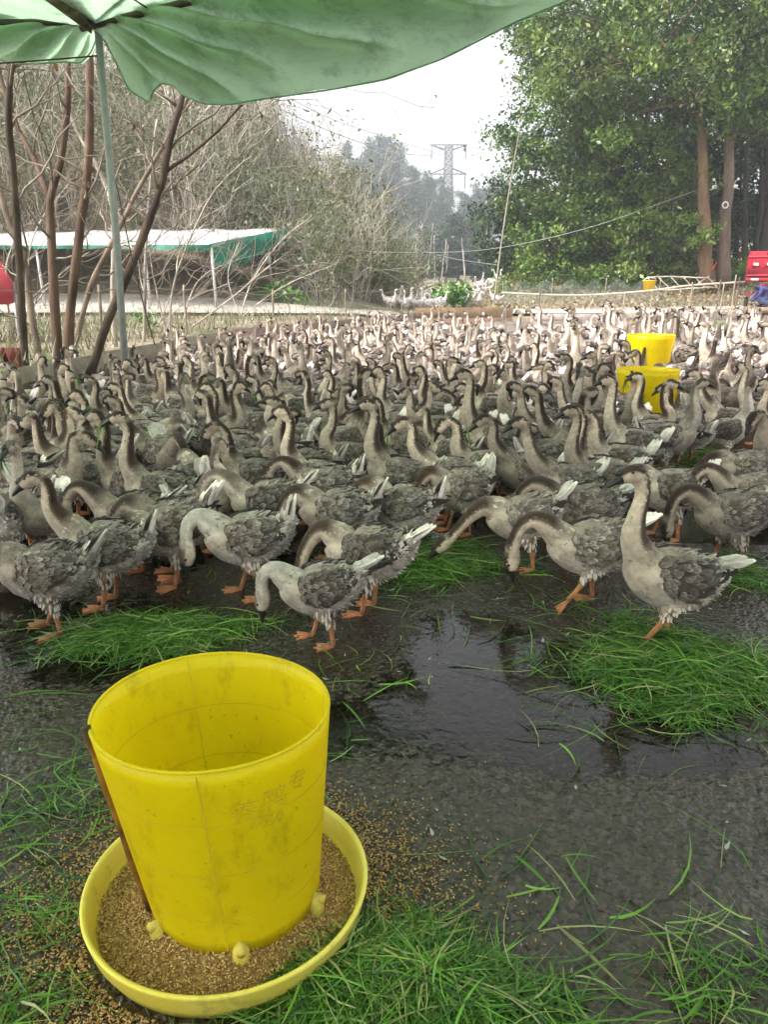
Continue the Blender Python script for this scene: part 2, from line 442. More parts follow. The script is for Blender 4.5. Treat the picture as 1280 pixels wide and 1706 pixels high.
for iv in range(nv):
    t=iv/(nv-1)
    if t<0.45:                       # hanging valance from the hem up to the roof edge
        f=t/0.45; p=Hs*(1-f)+E*f
        dx=np.abs(E[:,0]-polex)
        # pleats radiating from the pole head
        ang=np.arctan2(E[:,2]-p[:,2]+0.25,dx+0.15)
        amp=0.24*np.sin(math.pi*min(1,f*0.95+0.02))*np.clip(dx/0.8,0.15,1)*np.clip(1.6-dx/6,0.5,1)
        p=p.copy(); p[:,1]+= amp*(1-2*np.abs(np.sin(10.5*np.log(ang+0.06)+0.5*np.sin(dx*1.3)+0.5*np.sin(ang*9)+1.1*vnoise(dx*1.0+9,ang*0+f*2+9,0.8,21))))*(0.35+1.1*vnoise(ang*7+3,dx*0.5+3,1.0,22))+0.05*np.sin(dx*5+f*3)*(1-f)+0.02*np.sin(dx*13+f*9)*(1-f)
        p[:,1]-=0.28*math.sin(math.pi*f)*np.clip(dx/2,0,1)
    else:                            # roof sheet going back over the camera
        f=(t-0.45)/0.55
        p=E.copy(); p[:,1]=E[:,1]*(1-f)+(-4.5)*f
        sagx=np.sin(np.clip((E[:,0]+8)/11,0,1)*math.pi*3)
        p[:,2]=E[:,2]+0.55*f-0.16*math.sin(math.pi*min(1,f*2))*np.abs(sagx)+0.05*np.sin(E[:,0]*4+f*20)*math.sin(math.pi*f)
    rows.append(p)
V=np.array(rows).reshape(-1,3)
i,j=np.meshgrid(np.arange(nv-1),np.arange(nu-1),indexing='ij')
F=np.stack([i*nu+j,i*nu+j+1,(i+1)*nu+j+1,(i+1)*nu+j],-1).reshape(-1,4)
shade=empty('shade_canopy',(polex,8.85,0)); tag(shade,'green tarpaulin shade roof on a thin metal pole above the pen','canopy')
def par(o,root):        # parent, keep world place
    o.parent=root; o.matrix_parent_inverse=Matrix.Translation(-Vector(root.location)); return o
par(MB().add(V,F).build('tarpaulin',m,cols=False),shade)
mb=MB(); tube(mb,Hs+np.array([0,-0.004,0]),0.008,5); par(mb.build('hem',m,cols=False),shade)
m=M['steel']=m_vcol('galvanised_pole',0.5,12,0.25,spec=0.5)
mb=MB(); tube(mb,np.array([at(209,640,8.85)*[1,1,0]+[0,0,-0.05],at(209,560,8.85)*[1,1,0]+[0,0,2.0],[polex,8.85,4.08]])*1.0,[0.040,0.040,0.038],12,(0.30,0.31,0.30))
par(mb.build('pole',m),shade)
m=M['dark_pole']=m_vcol('dark_bamboo',0.7,9,0.35)
def beam(a,b,r,sag=0.0,nm='beam'):
    a=np.asarray(a,float); b=np.asarray(b,float); t=np.linspace(0,1,9)[:,None]
    p=a*(1-t)+b*t; p[:,2]-=sag*4*(t*(1-t))[:,0]
    mb=MB(); tube(mb,p,r,8,(0.055,0.045,0.03)); return par(mb.build(nm,M['dark_pole'],smooth=True),shade)
top=np.array([polex,8.78,4.0])
beam(top+[-0.15,0.02,-0.02],[2.6,6.3,4.28],0.035)
beam(top+[-0.05,-0.06,0.03],[1.6,4.0,4.55],0.03)
beam(top+[0.1,0,0.02],[-8.5,9.0,4.12],0.03)
beam(top,[-5.6,-1.5,4.7],0.04); beam(top,[-2.6,-1.5,4.75],0.04)
beam([-6.2,8.9,3.62],[polex,8.75,3.72],0.008,0.03,'cord')
for k,t in enumerate((0.12,0.22,0.34,0.5)):
    a=top*(1-t)+np.array([2.6,6.3,4.28])*t; b=top*(1-t)+np.array([1.6,4.0,4.55])*t
    beam(a,b,0.008,0,'tie')
mo=M['old_net']=mat('old_brown_net',0.9); v=coords(mo,'Object')
L(mo,ramp(mo,noise(mo,v,7,6,0.7),[(0.35,(0.07,0.055,0.035)),(0.65,(0.24,0.21,0.14))]),P(mo).inputs['Base Color']); translucent(mo,0.3)
a_=np.linspace(0.01,0.75,16)[:,None]; e1=top*(1-a_)+np.array([-5.6,-1.5,4.7])*a_; e2=top*(1-a_)+np.array([-2.6,-1.5,4.75])*a_
Vn=np.stack([e1,(e1*2+e2)/3-[0,0,0.06],(e1+e2*2)/3-[0,0,0.06],e2],1).reshape(-1,3)-[0,0,0.05]
par(MB().add(Vn,[(4*i+j,4*i+j+1,4*i+j+5,4*i+j+4) for i in range(15) for j in range(3)]).build('old_net',mo,cols=False),shade)
# other poles that carry the roof, out of the frame
for (x,y,z) in ((3.1,6.0,4.45),(-5.6,-4.3,4.68),(3.0,-4.3,4.9)):
    mb=MB(); tube(mb,[(x,y,-0.05),(x,y,z)],0.045,10,(0.30,0.31,0.30)); par(mb.build('pole',M['steel']),shade)

# ================================================================ far shed with a pale roof and a hanging green sheet
d0,d1=25.2,29.0
fl=at(-420,412,d0); fr_=at(352,408,d0); br=at(474,384,d1); bl=at(-420,386,d1+2)
shed=empty('open_shed',(float(fr_[0]),d0,float(terr(fr_[0],d0)))); tag(shed,'open shed with pale sheet roof and green tarpaulin end, behind bare trees','shed')
m=M['pale_sheet']=mat('pale_roof_sheet',0.6); v=coords(m,'Object')
c=ramp(m,noise(m,v,0.5,6,0.7),[(0.35,(0.36,0.355,0.345)),(0.6,(0.52,0.515,0.51))])
c=mixc(m,ramp(m,noise(m,v,1.1,6,0.75),[(0.58,(0,0,0)),(0.64,(0.85,0.85,0.85))]),c,(0.10,0.085,0.075))
L(m,c,P(m).inputs['Base Color']); L(m,bump(m,noise(m,v,2.5,3),0.6,0.1),P(m).inputs['Normal'])
mb=MB(); n1,n2=60,12
for kk in range(6):
    pass
u,vv=np.meshgrid(np.linspace(0,1,n1),np.linspace(0,1,n2),indexing='ij')
q=lambda a,b,t:a*(1-t)+b*t
Pq=(fl*(1-u[...,None])+fr_*u[...,None])*(1-vv[...,None])+(bl*(1-u[...,None])+br*u[...,None])*vv[...,None]
Pq[...,2]+=0.03*np.sin(u*60)+0.05*np.sin(vv*9+u*5)
i,j=np.meshgrid(np.arange(n1-1),np.arange(n2-1),indexing='ij')
FQ=np.stack([i*n2+j,(i+1)*n2+j,(i+1)*n2+j+1,i*n2+j+1],-1).reshape(-1,4)
mb.add(Pq.reshape(-1,3),FQ); ro=par(mb.build('roof',m,cols=False),shed)
md=ro.modifiers.new('thick','SOLIDIFY'); md.thickness=0.05
m=M['tarp2']=mat('blue_green_tarp',0.5); v=coords(m,'Object')
L(m,ramp(m,noise(m,v,1.5,5,0.6),[(0.3,(0.02,0.19,0.12)),(0.7,(0.04,0.30,0.20))]),P(m).inputs['Base Color']); translucent(m,0.35)
def drape(a,b,drop,name,n=40,k=9,seed=1):
    r=np.random.default_rng(seed); u=np.linspace(0,1,n); w=np.linspace(0,1,k)
    top=np.asarray(a)[None]*(1-u[:,None])+np.asarray(b)[None]*u[:,None]
    dr=np.interp(u,np.linspace(0,1,len(drop)),drop)
    Vv=top[:,None,:].repeat(k,1); Vv[...,2]-=dr[:,None]*w[None]; ph=np.sin(u*47)+0.7*np.sin(u*31+2)
    Vv[...,1]+=(0.07*ph[:,None]*w[None]); Vv[...,0]+=0.05*np.cos(u*29)[:,None]*w[None]
    i,j=np.meshgrid(np.arange(n-1),np.arange(k-1),indexing='ij')
    return MB().add(Vv.reshape(-1,3),np.stack([i*k+j,(i+1)*k+j,(i+1)*k+j+1,i*k+j+1],-1).reshape(-1,4))
par(drape(fr_+[-0.05,-0.03,0.02],br+[0.12,-0.05,0.05],[0.62,0.8,0.78,0.66,0.55,0.5],'s').build('green_sheet',m,cols=False),shed)
par(drape(fl+[0,-0.04,0],fr_+[0,-0.04,0],[0.16,0.1,0.14,0.09,0.12,0.18],'s',80).build('valance',m,cols=False),shed)
for (x,y,d) in ((352,412,25.25),(240,412,25.4),(60,412,25.3),(-120,412,25.3),(447,392,28.7),(-300,412,25.3)):
    t=at(x,y,d); zb=float(terr(t[0],d))-0.05
    mb=MB(); tube(mb,[(t[0]+0.06,d,zb),(t[0],d,t[2])],0.045,8,(0.50,0.50,0.48)); par(mb.build('post',M['steel']),shed)
mb=MB(); t=at(447,432,28.6); box(mb,t,(0.2,0.15,0.3),None,(0.8,0.8,0.8),0.02); par(mb.build('lamp_box',M['steel']),shed)

# red sheet hung on poles at the far left
m=M['red_cloth']=mat('red_cloth',0.6,(0.55,0.045,0.06)); v=coords(m,'Object')
L(m,ramp(m,noise(m,v,2,4),[(0.3,(0.48,0.035,0.05)),(0.7,(0.68,0.10,0.12))]),P(m).inputs['Base Color']); translucent(m,0.3)
rt=empty('red_tent',tuple(at(-40,540,14)*[1,1,0]+[0,0,float(terr(-7,14))])); tag(rt,'red cloth tent behind the bare trees at the left edge','tent')
ap=at(-55,405,14.5); c1=at(24,505,13.4); c2=at(22,470,15.6); c3=at(-150,470,15.6); c4=at(-150,520,13.4)
mb=MB(); r1=at(2,436,14.2)
mb.add([ap,r1,c1,c2,c3,c4],[(0,5,2,1),(1,2,3),(0,1,3,4),(0,4,5)]);
o=par(mb.build('cloth',m,smooth=False,cols=False),rt); md=o.modifiers.new('t','SOLIDIFY'); md.thickness=0.01
for c in (c1,c2,c3,c4):
    mb=MB(); tube(mb,[(c[0],c[1],float(terr(c[0],c[1]))-0.05),tuple(c)],0.02,6,(0.4,0.4,0.4)); par(mb.build('pole',M['steel']),rt)
rs=MB(); 
a=at(-30,578,9.6); b=at(34,580,9.6)
par_o=drape(a,b,[0.25,0.2,0.24],'s',24,6).build('red_sheet',mat('faded_red',0.8,(0.24,0.07,0.065)),cols=False); tag(par_o,'crumpled red sheet lying beside the plank wall at left edge','sheet')
# ================================================================ VEGETATION
def leaves(mb, C, size, cols, r, up=0.4, asp=0.5, fold=0.25):
    """one folded four-point leaf at each centre"""
    n=len(C); d=r.normal(size=(n,3)); d/=np.linalg.norm(d,axis=1)[:,None]
    nn=r.normal(size=(n,3)); nn[:,2]=np.abs(nn[:,2])+up; nn-=d*(nn*d).sum(1)[:,None]; nn/=np.linalg.norm(nn,axis=1)[:,None]+1e-9
    s=np.cross(nn,d); sz=(size*(0.5+1.0*r.random(n)))[:,None]
    V=np.stack([C-d*sz*0.5,C+s*sz*asp*0.5-nn*sz*fold*0.5-d*sz*0.05,C+d*sz*0.5-nn*sz*fold*0.5,C-s*sz*asp*0.5-nn*sz*fold*0.5-d*sz*0.05],1).reshape(-1,3)
    F=np.arange(4*n).reshape(-1,4); mb.add(V,F,np.repeat(cols,4,axis=0))
def crown(lobes, per_m2, size, pal, r, clump=0.35, inner=0.25, up=0.4, asp=0.5):
    """leaf clumps over the shells (and inside) of ellipsoid lobes [(centre, radii)]"""
    mb=MB(); pal=np.array(pal)
    for c,rad in lobes:
        lb_=r.uniform(0.75,1.3)
        c=np.array(c,float); rad=np.array(rad,float); area=4*math.pi*(np.mean(rad)**2)
        nl=int(area*per_m2); k=max(6,int(area/(clump**2)*0.26))
        d=r.normal(size=(k,3)); d/=np.linalg.norm(d,axis=1)[:,None]
        d[:,2]=np.where((d[:,2]<-0.5)&(r.random(k)<0.4),-d[:,2],d[:,2])
        rr=np.where(r.random(k)<inner,0.3+0.6*r.random(k),0.78+0.42*r.random(k))
        cc=c+d*rad*rr[:,None]; w=r.random(k)**2.2+0.06
        idx=r.choice(k,nl,p=w/w.sum())
        ct=r.normal(0,1,(k,1)); 
        off=r.normal(size=(nl,3))*np.array([1,1,0.6])*clump*(0.35+0.5*w[idx])[:,None]
        pc=pal[np.clip((r.integers(len(pal),size=k)[idx]+0*idx),0,len(pal)-1)]
        jit=(1+0.25*ct[idx]+0.18*r.normal(size=(nl,1))).clip(0.4,1.8)
        leaves(mb,cc[idx]+off,size,pc*jit*lb_,r,up,asp)
    return mb
def wig(a,b,n,amp,r):
    t=np.linspace(0,1,n)[:,None]; p=np.asarray(a)*(1-t)+np.asarray(b)*t
    o=np.cumsum(r.normal(0,1,(n,3)),0); o-=o[0]*(1-t)+o[-1]*t
    return p+o*amp*np.linalg.norm(np.asarray(b)-np.asarray(a))
def px_lobe(x,y,rp,d,r,fl=0.85):
    q=at(x,y,d); m_=rp*d/FPX; return (q,(m_*1.05,m_*1.0,m_*fl))
GR=[(0.06,0.12,0.018),(0.09,0.16,0.025),(0.04,0.085,0.016),(0.12,0.18,0.03),(0.05,0.09,0.02)]
YG=[(0.15,0.23,0.035),(0.11,0.19,0.028),(0.18,0.24,0.055),(0.07,0.13,0.02)]
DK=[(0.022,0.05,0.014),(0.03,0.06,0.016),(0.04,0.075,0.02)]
def right_tree(base_px, d, lobes, pal, label, per=54, size=0.19, trunk=0.30, tcol=(0.20,0.105,0.055), lean=None, seed=1, cl=0.62, tr_top=None):
    r=np.random.default_rng(seed)
    b=at(*base_px,d); zb=float(terr(b[0],d))-0.1; b=np.array([b[0],d,zb])
    root=empty('broadleaf_tree',tuple(b)); tag(root,label,'tree','trees on the bank right of the pen')
    LB=[px_lobe(x,y,rp,d+dd,r) for (x,y,rp,dd) in lobes]
    tp=max(LB,key=lambda l:l[0][2])[0]*1.0 if tr_top is None else at(*tr_top,d)
    path=wig(b,tp,14,0.004,r)
    if tr_top is None: path[:,0]=b[0]+(tp[0]-b[0])*np.linspace(0,1,14)**2; path[:,1]=b[1]+(tp[1]-b[1])*np.linspace(0,1,14)**2
    mb=MB(); tube(mb,path-b,trunk*(1-0.75*np.linspace(0,1,14))+0.12*trunk*np.exp(-np.linspace(0,14,14)),12,np.array(tcol)*(1+0.15*r.normal(size=(14,1))))
    mb.build('trunk',M['bark'],root)
    mb=MB()
    for c,rad in LB:
        k=r.integers(9,13); p=wig(path[k]-b,c-b,7,0.03,r); tube(mb,p,np.linspace(trunk*0.3,0.03,7),6,np.array(tcol)*0.8)
        for _ in range(4):
            e=c-b+r.normal(size=3)*np.array(rad)*0.55; tube(mb,wig(p[r.integers(3,6)],e,5,0.05,r),np.linspace(0.05,0.01,5),4,np.array(tcol)*0.7)
    mb.build('branches',M['twig'],root)
    cm=crown([(c-b,rad) for c,rad in LB],per,size,pal,r,cl)
    cm.build('crown',M['leaf'],root,smooth=False)
    return root
right_tree((1184,470),33,[(1100,70,105,0),(1010,95,85,-1),(1185,45,95,0.5),(1065,190,72,-1),(1140,150,70,-1.5),(960,30,70,0)],YG+GR,
  'broadleaf tree with reddish straight trunk, nearer the wooden ladder on the bank',trunk=0.31,tcol=(0.17,0.105,0.06),seed=3,tr_top=(1150,60))
right_tree((1204,474),33.4,[(1245,95,85,0),(1275,200,45,-1),(1210,-30,95,0),(1290,10,90,1),(1255,160,45,-1)],YG+GR,
  'broadleaf tree with pinkish trunk and round knot, nearest the red vehicle',trunk=0.30,tcol=(0.18,0.13,0.10),seed=4,tr_top=(1225,30))
right_tree((1010,470),37,[(880,85,52,0),(930,70,55,1),(960,150,75,0),(930,215,75,-1),(880,255,52,0),(1005,250,70,-1),(985,20,80,1)],GR,
  'tall green tree whose high crown reaches over the gap of sky',trunk=0.26,tcol=(0.12,0.085,0.06),seed=5)
right_tree((935,468),35.5,[(905,300,62,0),(955,340,62,-1),(880,345,40,0),(1000,310,55,0),(930,395,60,-0.5),(975,425,50,-0.8),(905,430,45,-0.8)],GR+YG[:2],
  'leafy tree hanging low over the netting beside the bamboo pole',trunk=0.2,tcol=(0.10,0.08,0.06),seed=6,cl=0.42)
right_tree((1085,468),34.5,[(1075,300,70,0),(1135,320,55,0.5),(1060,385,58,-0.5),(1115,400,52,-0.8),(1020,405,52,0),(1150,425,38,0),(1050,440,36,-1)],YG,
  'bright leafy young tree behind the yellow bucket on the bank',trunk=0.16,tcol=(0.11,0.09,0.06),seed=7,cl=0.42)
right_tree((848,462),40,[(840,345,32,0),(850,395,48,0),(838,425,36,0),(868,440,40,0),(862,310,30,0.5)],DK+GR[:1],
  'small dark tree at the far left end of the wood',trunk=0.18,tcol=(0.08,0.06,0.045),seed=8,per=80)
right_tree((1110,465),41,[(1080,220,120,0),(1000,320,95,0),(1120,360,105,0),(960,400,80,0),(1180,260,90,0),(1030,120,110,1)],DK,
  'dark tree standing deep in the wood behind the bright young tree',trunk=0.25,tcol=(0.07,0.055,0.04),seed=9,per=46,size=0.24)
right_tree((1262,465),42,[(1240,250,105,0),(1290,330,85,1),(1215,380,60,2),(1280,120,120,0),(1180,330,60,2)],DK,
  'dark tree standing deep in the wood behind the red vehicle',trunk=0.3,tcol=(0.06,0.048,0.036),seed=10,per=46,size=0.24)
for k,(x,d,tx) in enumerate(((1246,38,1238),(1262,40,1258),(1228,44,1230),(1275,37,1282),(1160,44,1156))):
    r=np.random.default_rng(60+k); b=at(x,465,d); b[2]=float(terr(b[0],d))-0.1; t=at(tx,150,d)
    root=empty('slender_tree',tuple(b)); tag(root,['thin dark trunk left of the red vehicle','thin dark trunk just behind the red vehicle','thin dark trunk deep between the pink trunk and red vehicle','thin dark trunk at the right edge behind the vehicle','thin dark trunk seen left of the reddish trunk'][k],'tree','dark trunks deep in the wood')
    mb=MB(); tube(mb,wig(b,t,9,0.01,r)-b,np.linspace(0.17,0.08,9),8,(0.055,0.045,0.035)); mb.build('trunk',M['bark'],root)
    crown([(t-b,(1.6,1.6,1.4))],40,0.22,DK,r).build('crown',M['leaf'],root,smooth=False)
# leafy low growth along the foot of the wood: one mass
r=np.random.default_rng(70); mb=MB()
lob=[]
for k in range(34):
    x=r.uniform(835,1260); d=r.uniform(32.5,36); q=at(x,470,d); z=float(terr(q[0],d)); s=r.uniform(0.35,0.8)
    lob.append(((q[0],d,z+s*0.5),(s*1.3,s,s*0.8)))
cm=crown(lob,60,0.13,GR+YG,r,0.25); o=cm.build('undergrowth',M['leaf'],smooth=False); tag(o,'leafy undergrowth along the foot of the wood',kind='stuff')

ORDS=['first','second','third','fourth','fifth','sixth','seventh','eighth','ninth','tenth','eleventh','twelfth','thirteenth','fourteenth','fifteenth','sixteenth','seventeenth','eighteenth','nineteenth']
for t_ in ('twent','thirt','fort','fift','sixt','sevent','eight','ninet'):
    ORDS.append(t_+'ieth'); ORDS+=[t_+'y-'+o_ for o_ in ORDS[:9]]
def rank(objs):          # same-looking things told apart by their order from the left
    by={}
    for o in objs: by.setdefault(o['label'],[]).append(o)
    for v_ in by.values():
        v_.sort(key=lambda o:o.location.x/o.location.y)
        for k_,o in enumerate(v_): o['label']=o['label']+', '+ORDS[k_]+' from the left'
RK=[]
r=np.random.default_rng(71); lob=[]
for k in range(46):
    x=r.uniform(850,1330); d=r.uniform(45,52); q=at(x,450,d); z=float(terr(q[0],d)); s=r.uniform(1.0,2.0)
    lob.append(((q[0],d,z+r.uniform(0.3,4.0)),(s*1.2,s,s)))
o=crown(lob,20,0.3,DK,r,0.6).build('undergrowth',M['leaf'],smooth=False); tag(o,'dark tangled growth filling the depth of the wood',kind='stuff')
# ---------------------------------------------------------------- far eucalyptus wood, hazy
def euc(seed,h):
    r=np.random.default_rng(seed); tr=MB(); path=wig((0,0,-0.5),(r.normal(0,0.5),0,h),12,0.008,r)
    tube(tr,path,np.linspace(0.22,0.05,12),6,(0.42,0.38,0.32)); lob=[]
    for k in range(15):
        f=r.uniform(0.35,1.0); a=r.uniform(0,6.28); rad=(1.25-f)*h*0.11+0.5; rr=r.uniform(0.2,1)*rad
        c=np.array([path[int(f*11)][0]+rr*math.cos(a),rr*math.sin(a),f*h]); lob.append((c,(rad*0.75,rad*0.75,rad*1.0)))
        tube(tr,wig(path[max(0,int(f*11)-1)],c,4,0.03,r),np.linspace(0.06,0.02,4),3,(0.35,0.31,0.26))
    cm=crown(lob,14,0.62,[(0.03,0.06,0.032),(0.042,0.08,0.04),(0.024,0.05,0.028)],r,0.9,0.4,0.1,0.4)
    return tr.mesh('trunk',M['bark']),cm.mesh('crown',M['leaf'],smooth=False)
EU=[euc(200+k,22) for k in range(5)]
r=np.random.default_rng(22); tops=[]
line=[(578,240),(600,252),(612,232),(632,228),(650,236),(668,245),(684,262),(705,285),(718,300),(735,300),(752,318),(770,310),(790,305),(806,315),(825,300),(560,262),(845,290),(655,300),(690,330),(620,290),(726,340),(760,345),(800,345),(590,310),(640,345),(675,380),(705,370),(745,385),(780,375),(815,380),(585,280),(605,275),(640,262),(660,272),(695,300),(712,318),(742,330),(782,330),(815,325),(835,335),(668,330),(690,395),(720,400),(755,400),(770,420),(800,410),(830,415),(735,430),(700,430),(680,420),(790,440),(820,440),(760,445)]
place=['leftmost of the far hazy trees above the thicket','far hazy tree just left of the tallest ones']
for k,(x,y) in enumerate(line):
    d=r.uniform(185,235) if k<17 else r.uniform(150,185) if y<345 else r.uniform(95,130) if y<405 else r.uniform(78,92)
    t=at(x,y,d); zb=float(terr(t[0],d)); h=t[2]-zb
    e=empty('eucalyptus_tree',(t[0],d,zb),r.uniform(0,6.28)); s=h/22.0; e.scale=(max(s,0.62)*r.uniform(0.95,1.2),)*2+(s,)
    lab=('tall hazy far tree %s the pylon'%('left of' if x<725 else 'around')) if k<17 else 'lower hazy tree before the far tall wood'
    tag(e,lab,'tree','hazy far trees '+('left of the pylon' if k<17 and x<725 else 'near the pylon' if k<17 else 'of the lower front row'))
    RK.append(e); a,b=EU[k%5]; link('trunk',a,e); link('crown',b,e)
# pale bare stems at the far wood's edge
for k in range(10):
    x=r.uniform(690,838); d=r.uniform(70,85); b=at(x,485,d); b[2]=float(terr(b[0],d)); t=at(x+r.normal(0,5),r.uniform(370,420),d)
    mb=MB(); tube(mb,wig(b,t,6,0.01,r)-b,np.linspace(0.065,0.03,6),5,(0.33,0.30,0.27))
    o=mb.build('bare_sapling',M['bark'],loc=tuple(b)); tag(o,'pale slender bare stem at the foot of the far wood','sapling','pale stems before the far wood'); RK.append(o)

# ---------------------------------------------------------------- bare twiggy thicket on the hillside
def shrub(seed,h,n,col,leafy=0,spread=0.45):
    r=np.random.default_rng(seed); mb=MB(); tips=[]
    for s in range(n):
        a=r.uniform(0,6.28); lean=r.uniform(0.05,spread); L_=h*r.uniform(0.55,1.05)
        b=np.array([r.normal(0,0.22),r.normal(0,0.22),-0.1]); e=b+np.array([math.cos(a)*lean*L_,math.sin(a)*lean*L_,L_*math.sqrt(max(0.1,1-lean**2))])
        p=wig(b,e,6,0.05,r); c=np.array(col)*r.uniform(0.7,1.35); tube(mb,p,np.linspace(0.022,0.006,6)*h/3.5,3,c,False); tips.append(e)
        for q in range(r.integers(4,8)):
            k=r.integers(1,5); dv=p[k+1]-p[k]; dv/=np.linalg.norm(dv); dv=dv+r.normal(0,0.55,3); l2=L_*r.uniform(0.12,0.4)
            p2=wig(p[k],p[k]+dv*l2,4,0.07,r); tube(mb,p2,np.linspace(0.011,0.004,4)*h/3.5,3,c*1.1,False); tips.append(p2[-1])
            for z in range(2):
                e3=p2[2]+(dv+r.normal(0,0.6,3))*l2*0.4; tube(mb,np.array([p2[2],(p2[2]+e3)/2+r.normal(0,0.02,3),e3]),[0.006*h/3.5]*3,3,c*1.2,False); tips.append(e3)
    me=mb.mesh('stems',M['twig']); lm=None
    if leafy:
        tips=np.array(tips); l=MB(); C=tips[r.integers(len(tips),size=leafy)]+r.normal(0,0.12,(leafy,3))
        pal=np.array([(0.12,0.15,0.045),(0.17,0.17,0.07),(0.08,0.115,0.035)])[r.integers(3,size=leafy)]*(1+0.2*r.normal(size=(leafy,1)))
        leaves(l,C,0.11,pal.clip(0.01),r); lm=l.mesh('foliage',M['leaf'],smooth=False)
    return me,lm
BC=(0.30,0.275,0.215)
SH=[shrub(300,3.6,26,BC),shrub(301,3.2,24,(0.26,0.25,0.20),2200),shrub(302,3.8,26,(0.36,0.32,0.26)),shrub(303,3.3,22,(0.28,0.235,0.17),1500),shrub(304,3.2,22,BC,2600),shrub(305,2.6,22,(0.26,0.25,0.18),2400,0.6)]
r=np.random.default_rng(31); spots=[]
for k in range(1500):
    if len(spots)>=135: break
    d=r.uniform(26.5,47); xp=r.uniform(-160,672)
    X=(xp-640)/FPX*d*0.98
    if X>(1.3 if d>30 else -1.5): continue
    if d<30 and X<-3 : continue
    if all((X-a)**2+(d-b)**2>1.3**2 for a,b in spots): spots.append((X,d))
spots.sort(key=lambda s:-s[1])
for k,(X,d) in enumerate(spots):
    kind=int(r.integers(6)); z=float(terr(X,d)); xp=640+FPX*X/d
    e=empty('bare_shrub',(X,d,z),r.uniform(0,6.28)); s=1.12*r.uniform(0.75,1.2)*np.interp(xp,[-100,430,560,690],[1.15,1.1,0.95,0.7]); e.scale=(s*1.05,s*1.05,s)
    zone='above the far shed roof' if xp<330 else 'behind the green end of the shed' if xp<500 else 'at the right end of the hillside'
    tag(e,('leafy twiggy shrub %s' if SH[kind][1] else 'bare grey-brown twiggy shrub %s')%zone,'shrub',('leafy' if SH[kind][1] else 'bare')+' hillside shrubs '+zone)
    RK.append(e); link('stems',SH[kind][0],e)
    if SH[kind][1]: link('foliage',SH[kind][1],e)
rank(RK)
# evergreen trees standing on the hill behind the thicket
for k,(x,y,d,rp,lab) in enumerate(((450,275,46,46,'grey-green tree topping the thicket left of the sky gap'),(400,250,48,50,'grey-green tree behind the bare branches under the tarpaulin hem'),(560,300,46,46,'yellow-green tree crowning the right half of the thicket'),(622,352,44,40,'yellow-green bushy tree where the thicket slopes down'),(655,420,42,32,'dull green bush at the right foot of the thicket'),(300,200,50,60,'dark green tree far behind the bare trunks'),(120,190,52,70,'dark green tree behind the multi-stemmed bare tree'),(-20,200,52,70,'dark green tree behind the trunks at the left edge'),(215,260,50,55,'dull green tree between the pole and the slanting trunk'),(520,345,40,36,'olive bush in the middle of the thicket'),(590,400,38,32,'olive bush low in the right half of the thicket'),(500,420,33,24,'grey-green bush just right of the shed end'),(640,385,43,30,'olive bush near the lower right edge of thicket'),(380,330,40,34,'olive bush above the green end of the shed'))):
    r2=np.random.default_rng(330+k); c=at(x,y,d); b=np.array([c[0],d,float(terr(c[0],d))]); root=empty('hill_tree',tuple(b)); tag(root,lab,'tree','evergreen trees on the hill')
    mb=MB(); tube(mb,wig((0,0,-0.2),c-b,7,0.02,r2),np.linspace(0.16,0.05,7),6,(0.2,0.16,0.12)); mb.build('trunk',M['bark'],root)
    mm=rp*d/FPX; lob=[(c-b+r2.normal(0,0.45,3)*mm*np.array([1,1,0.8]),(mm*0.6,)*3) for _ in range(5)]
    pal=[(0.12,0.14,0.05),(0.16,0.16,0.065),(0.09,0.115,0.04)] if k<5 or k>8 else [(0.05,0.09,0.03),(0.07,0.11,0.04)]
    crown(lob,22,0.17,pal,r2,0.35,0.5).build('crown',M['leaf'],root,smooth=False)

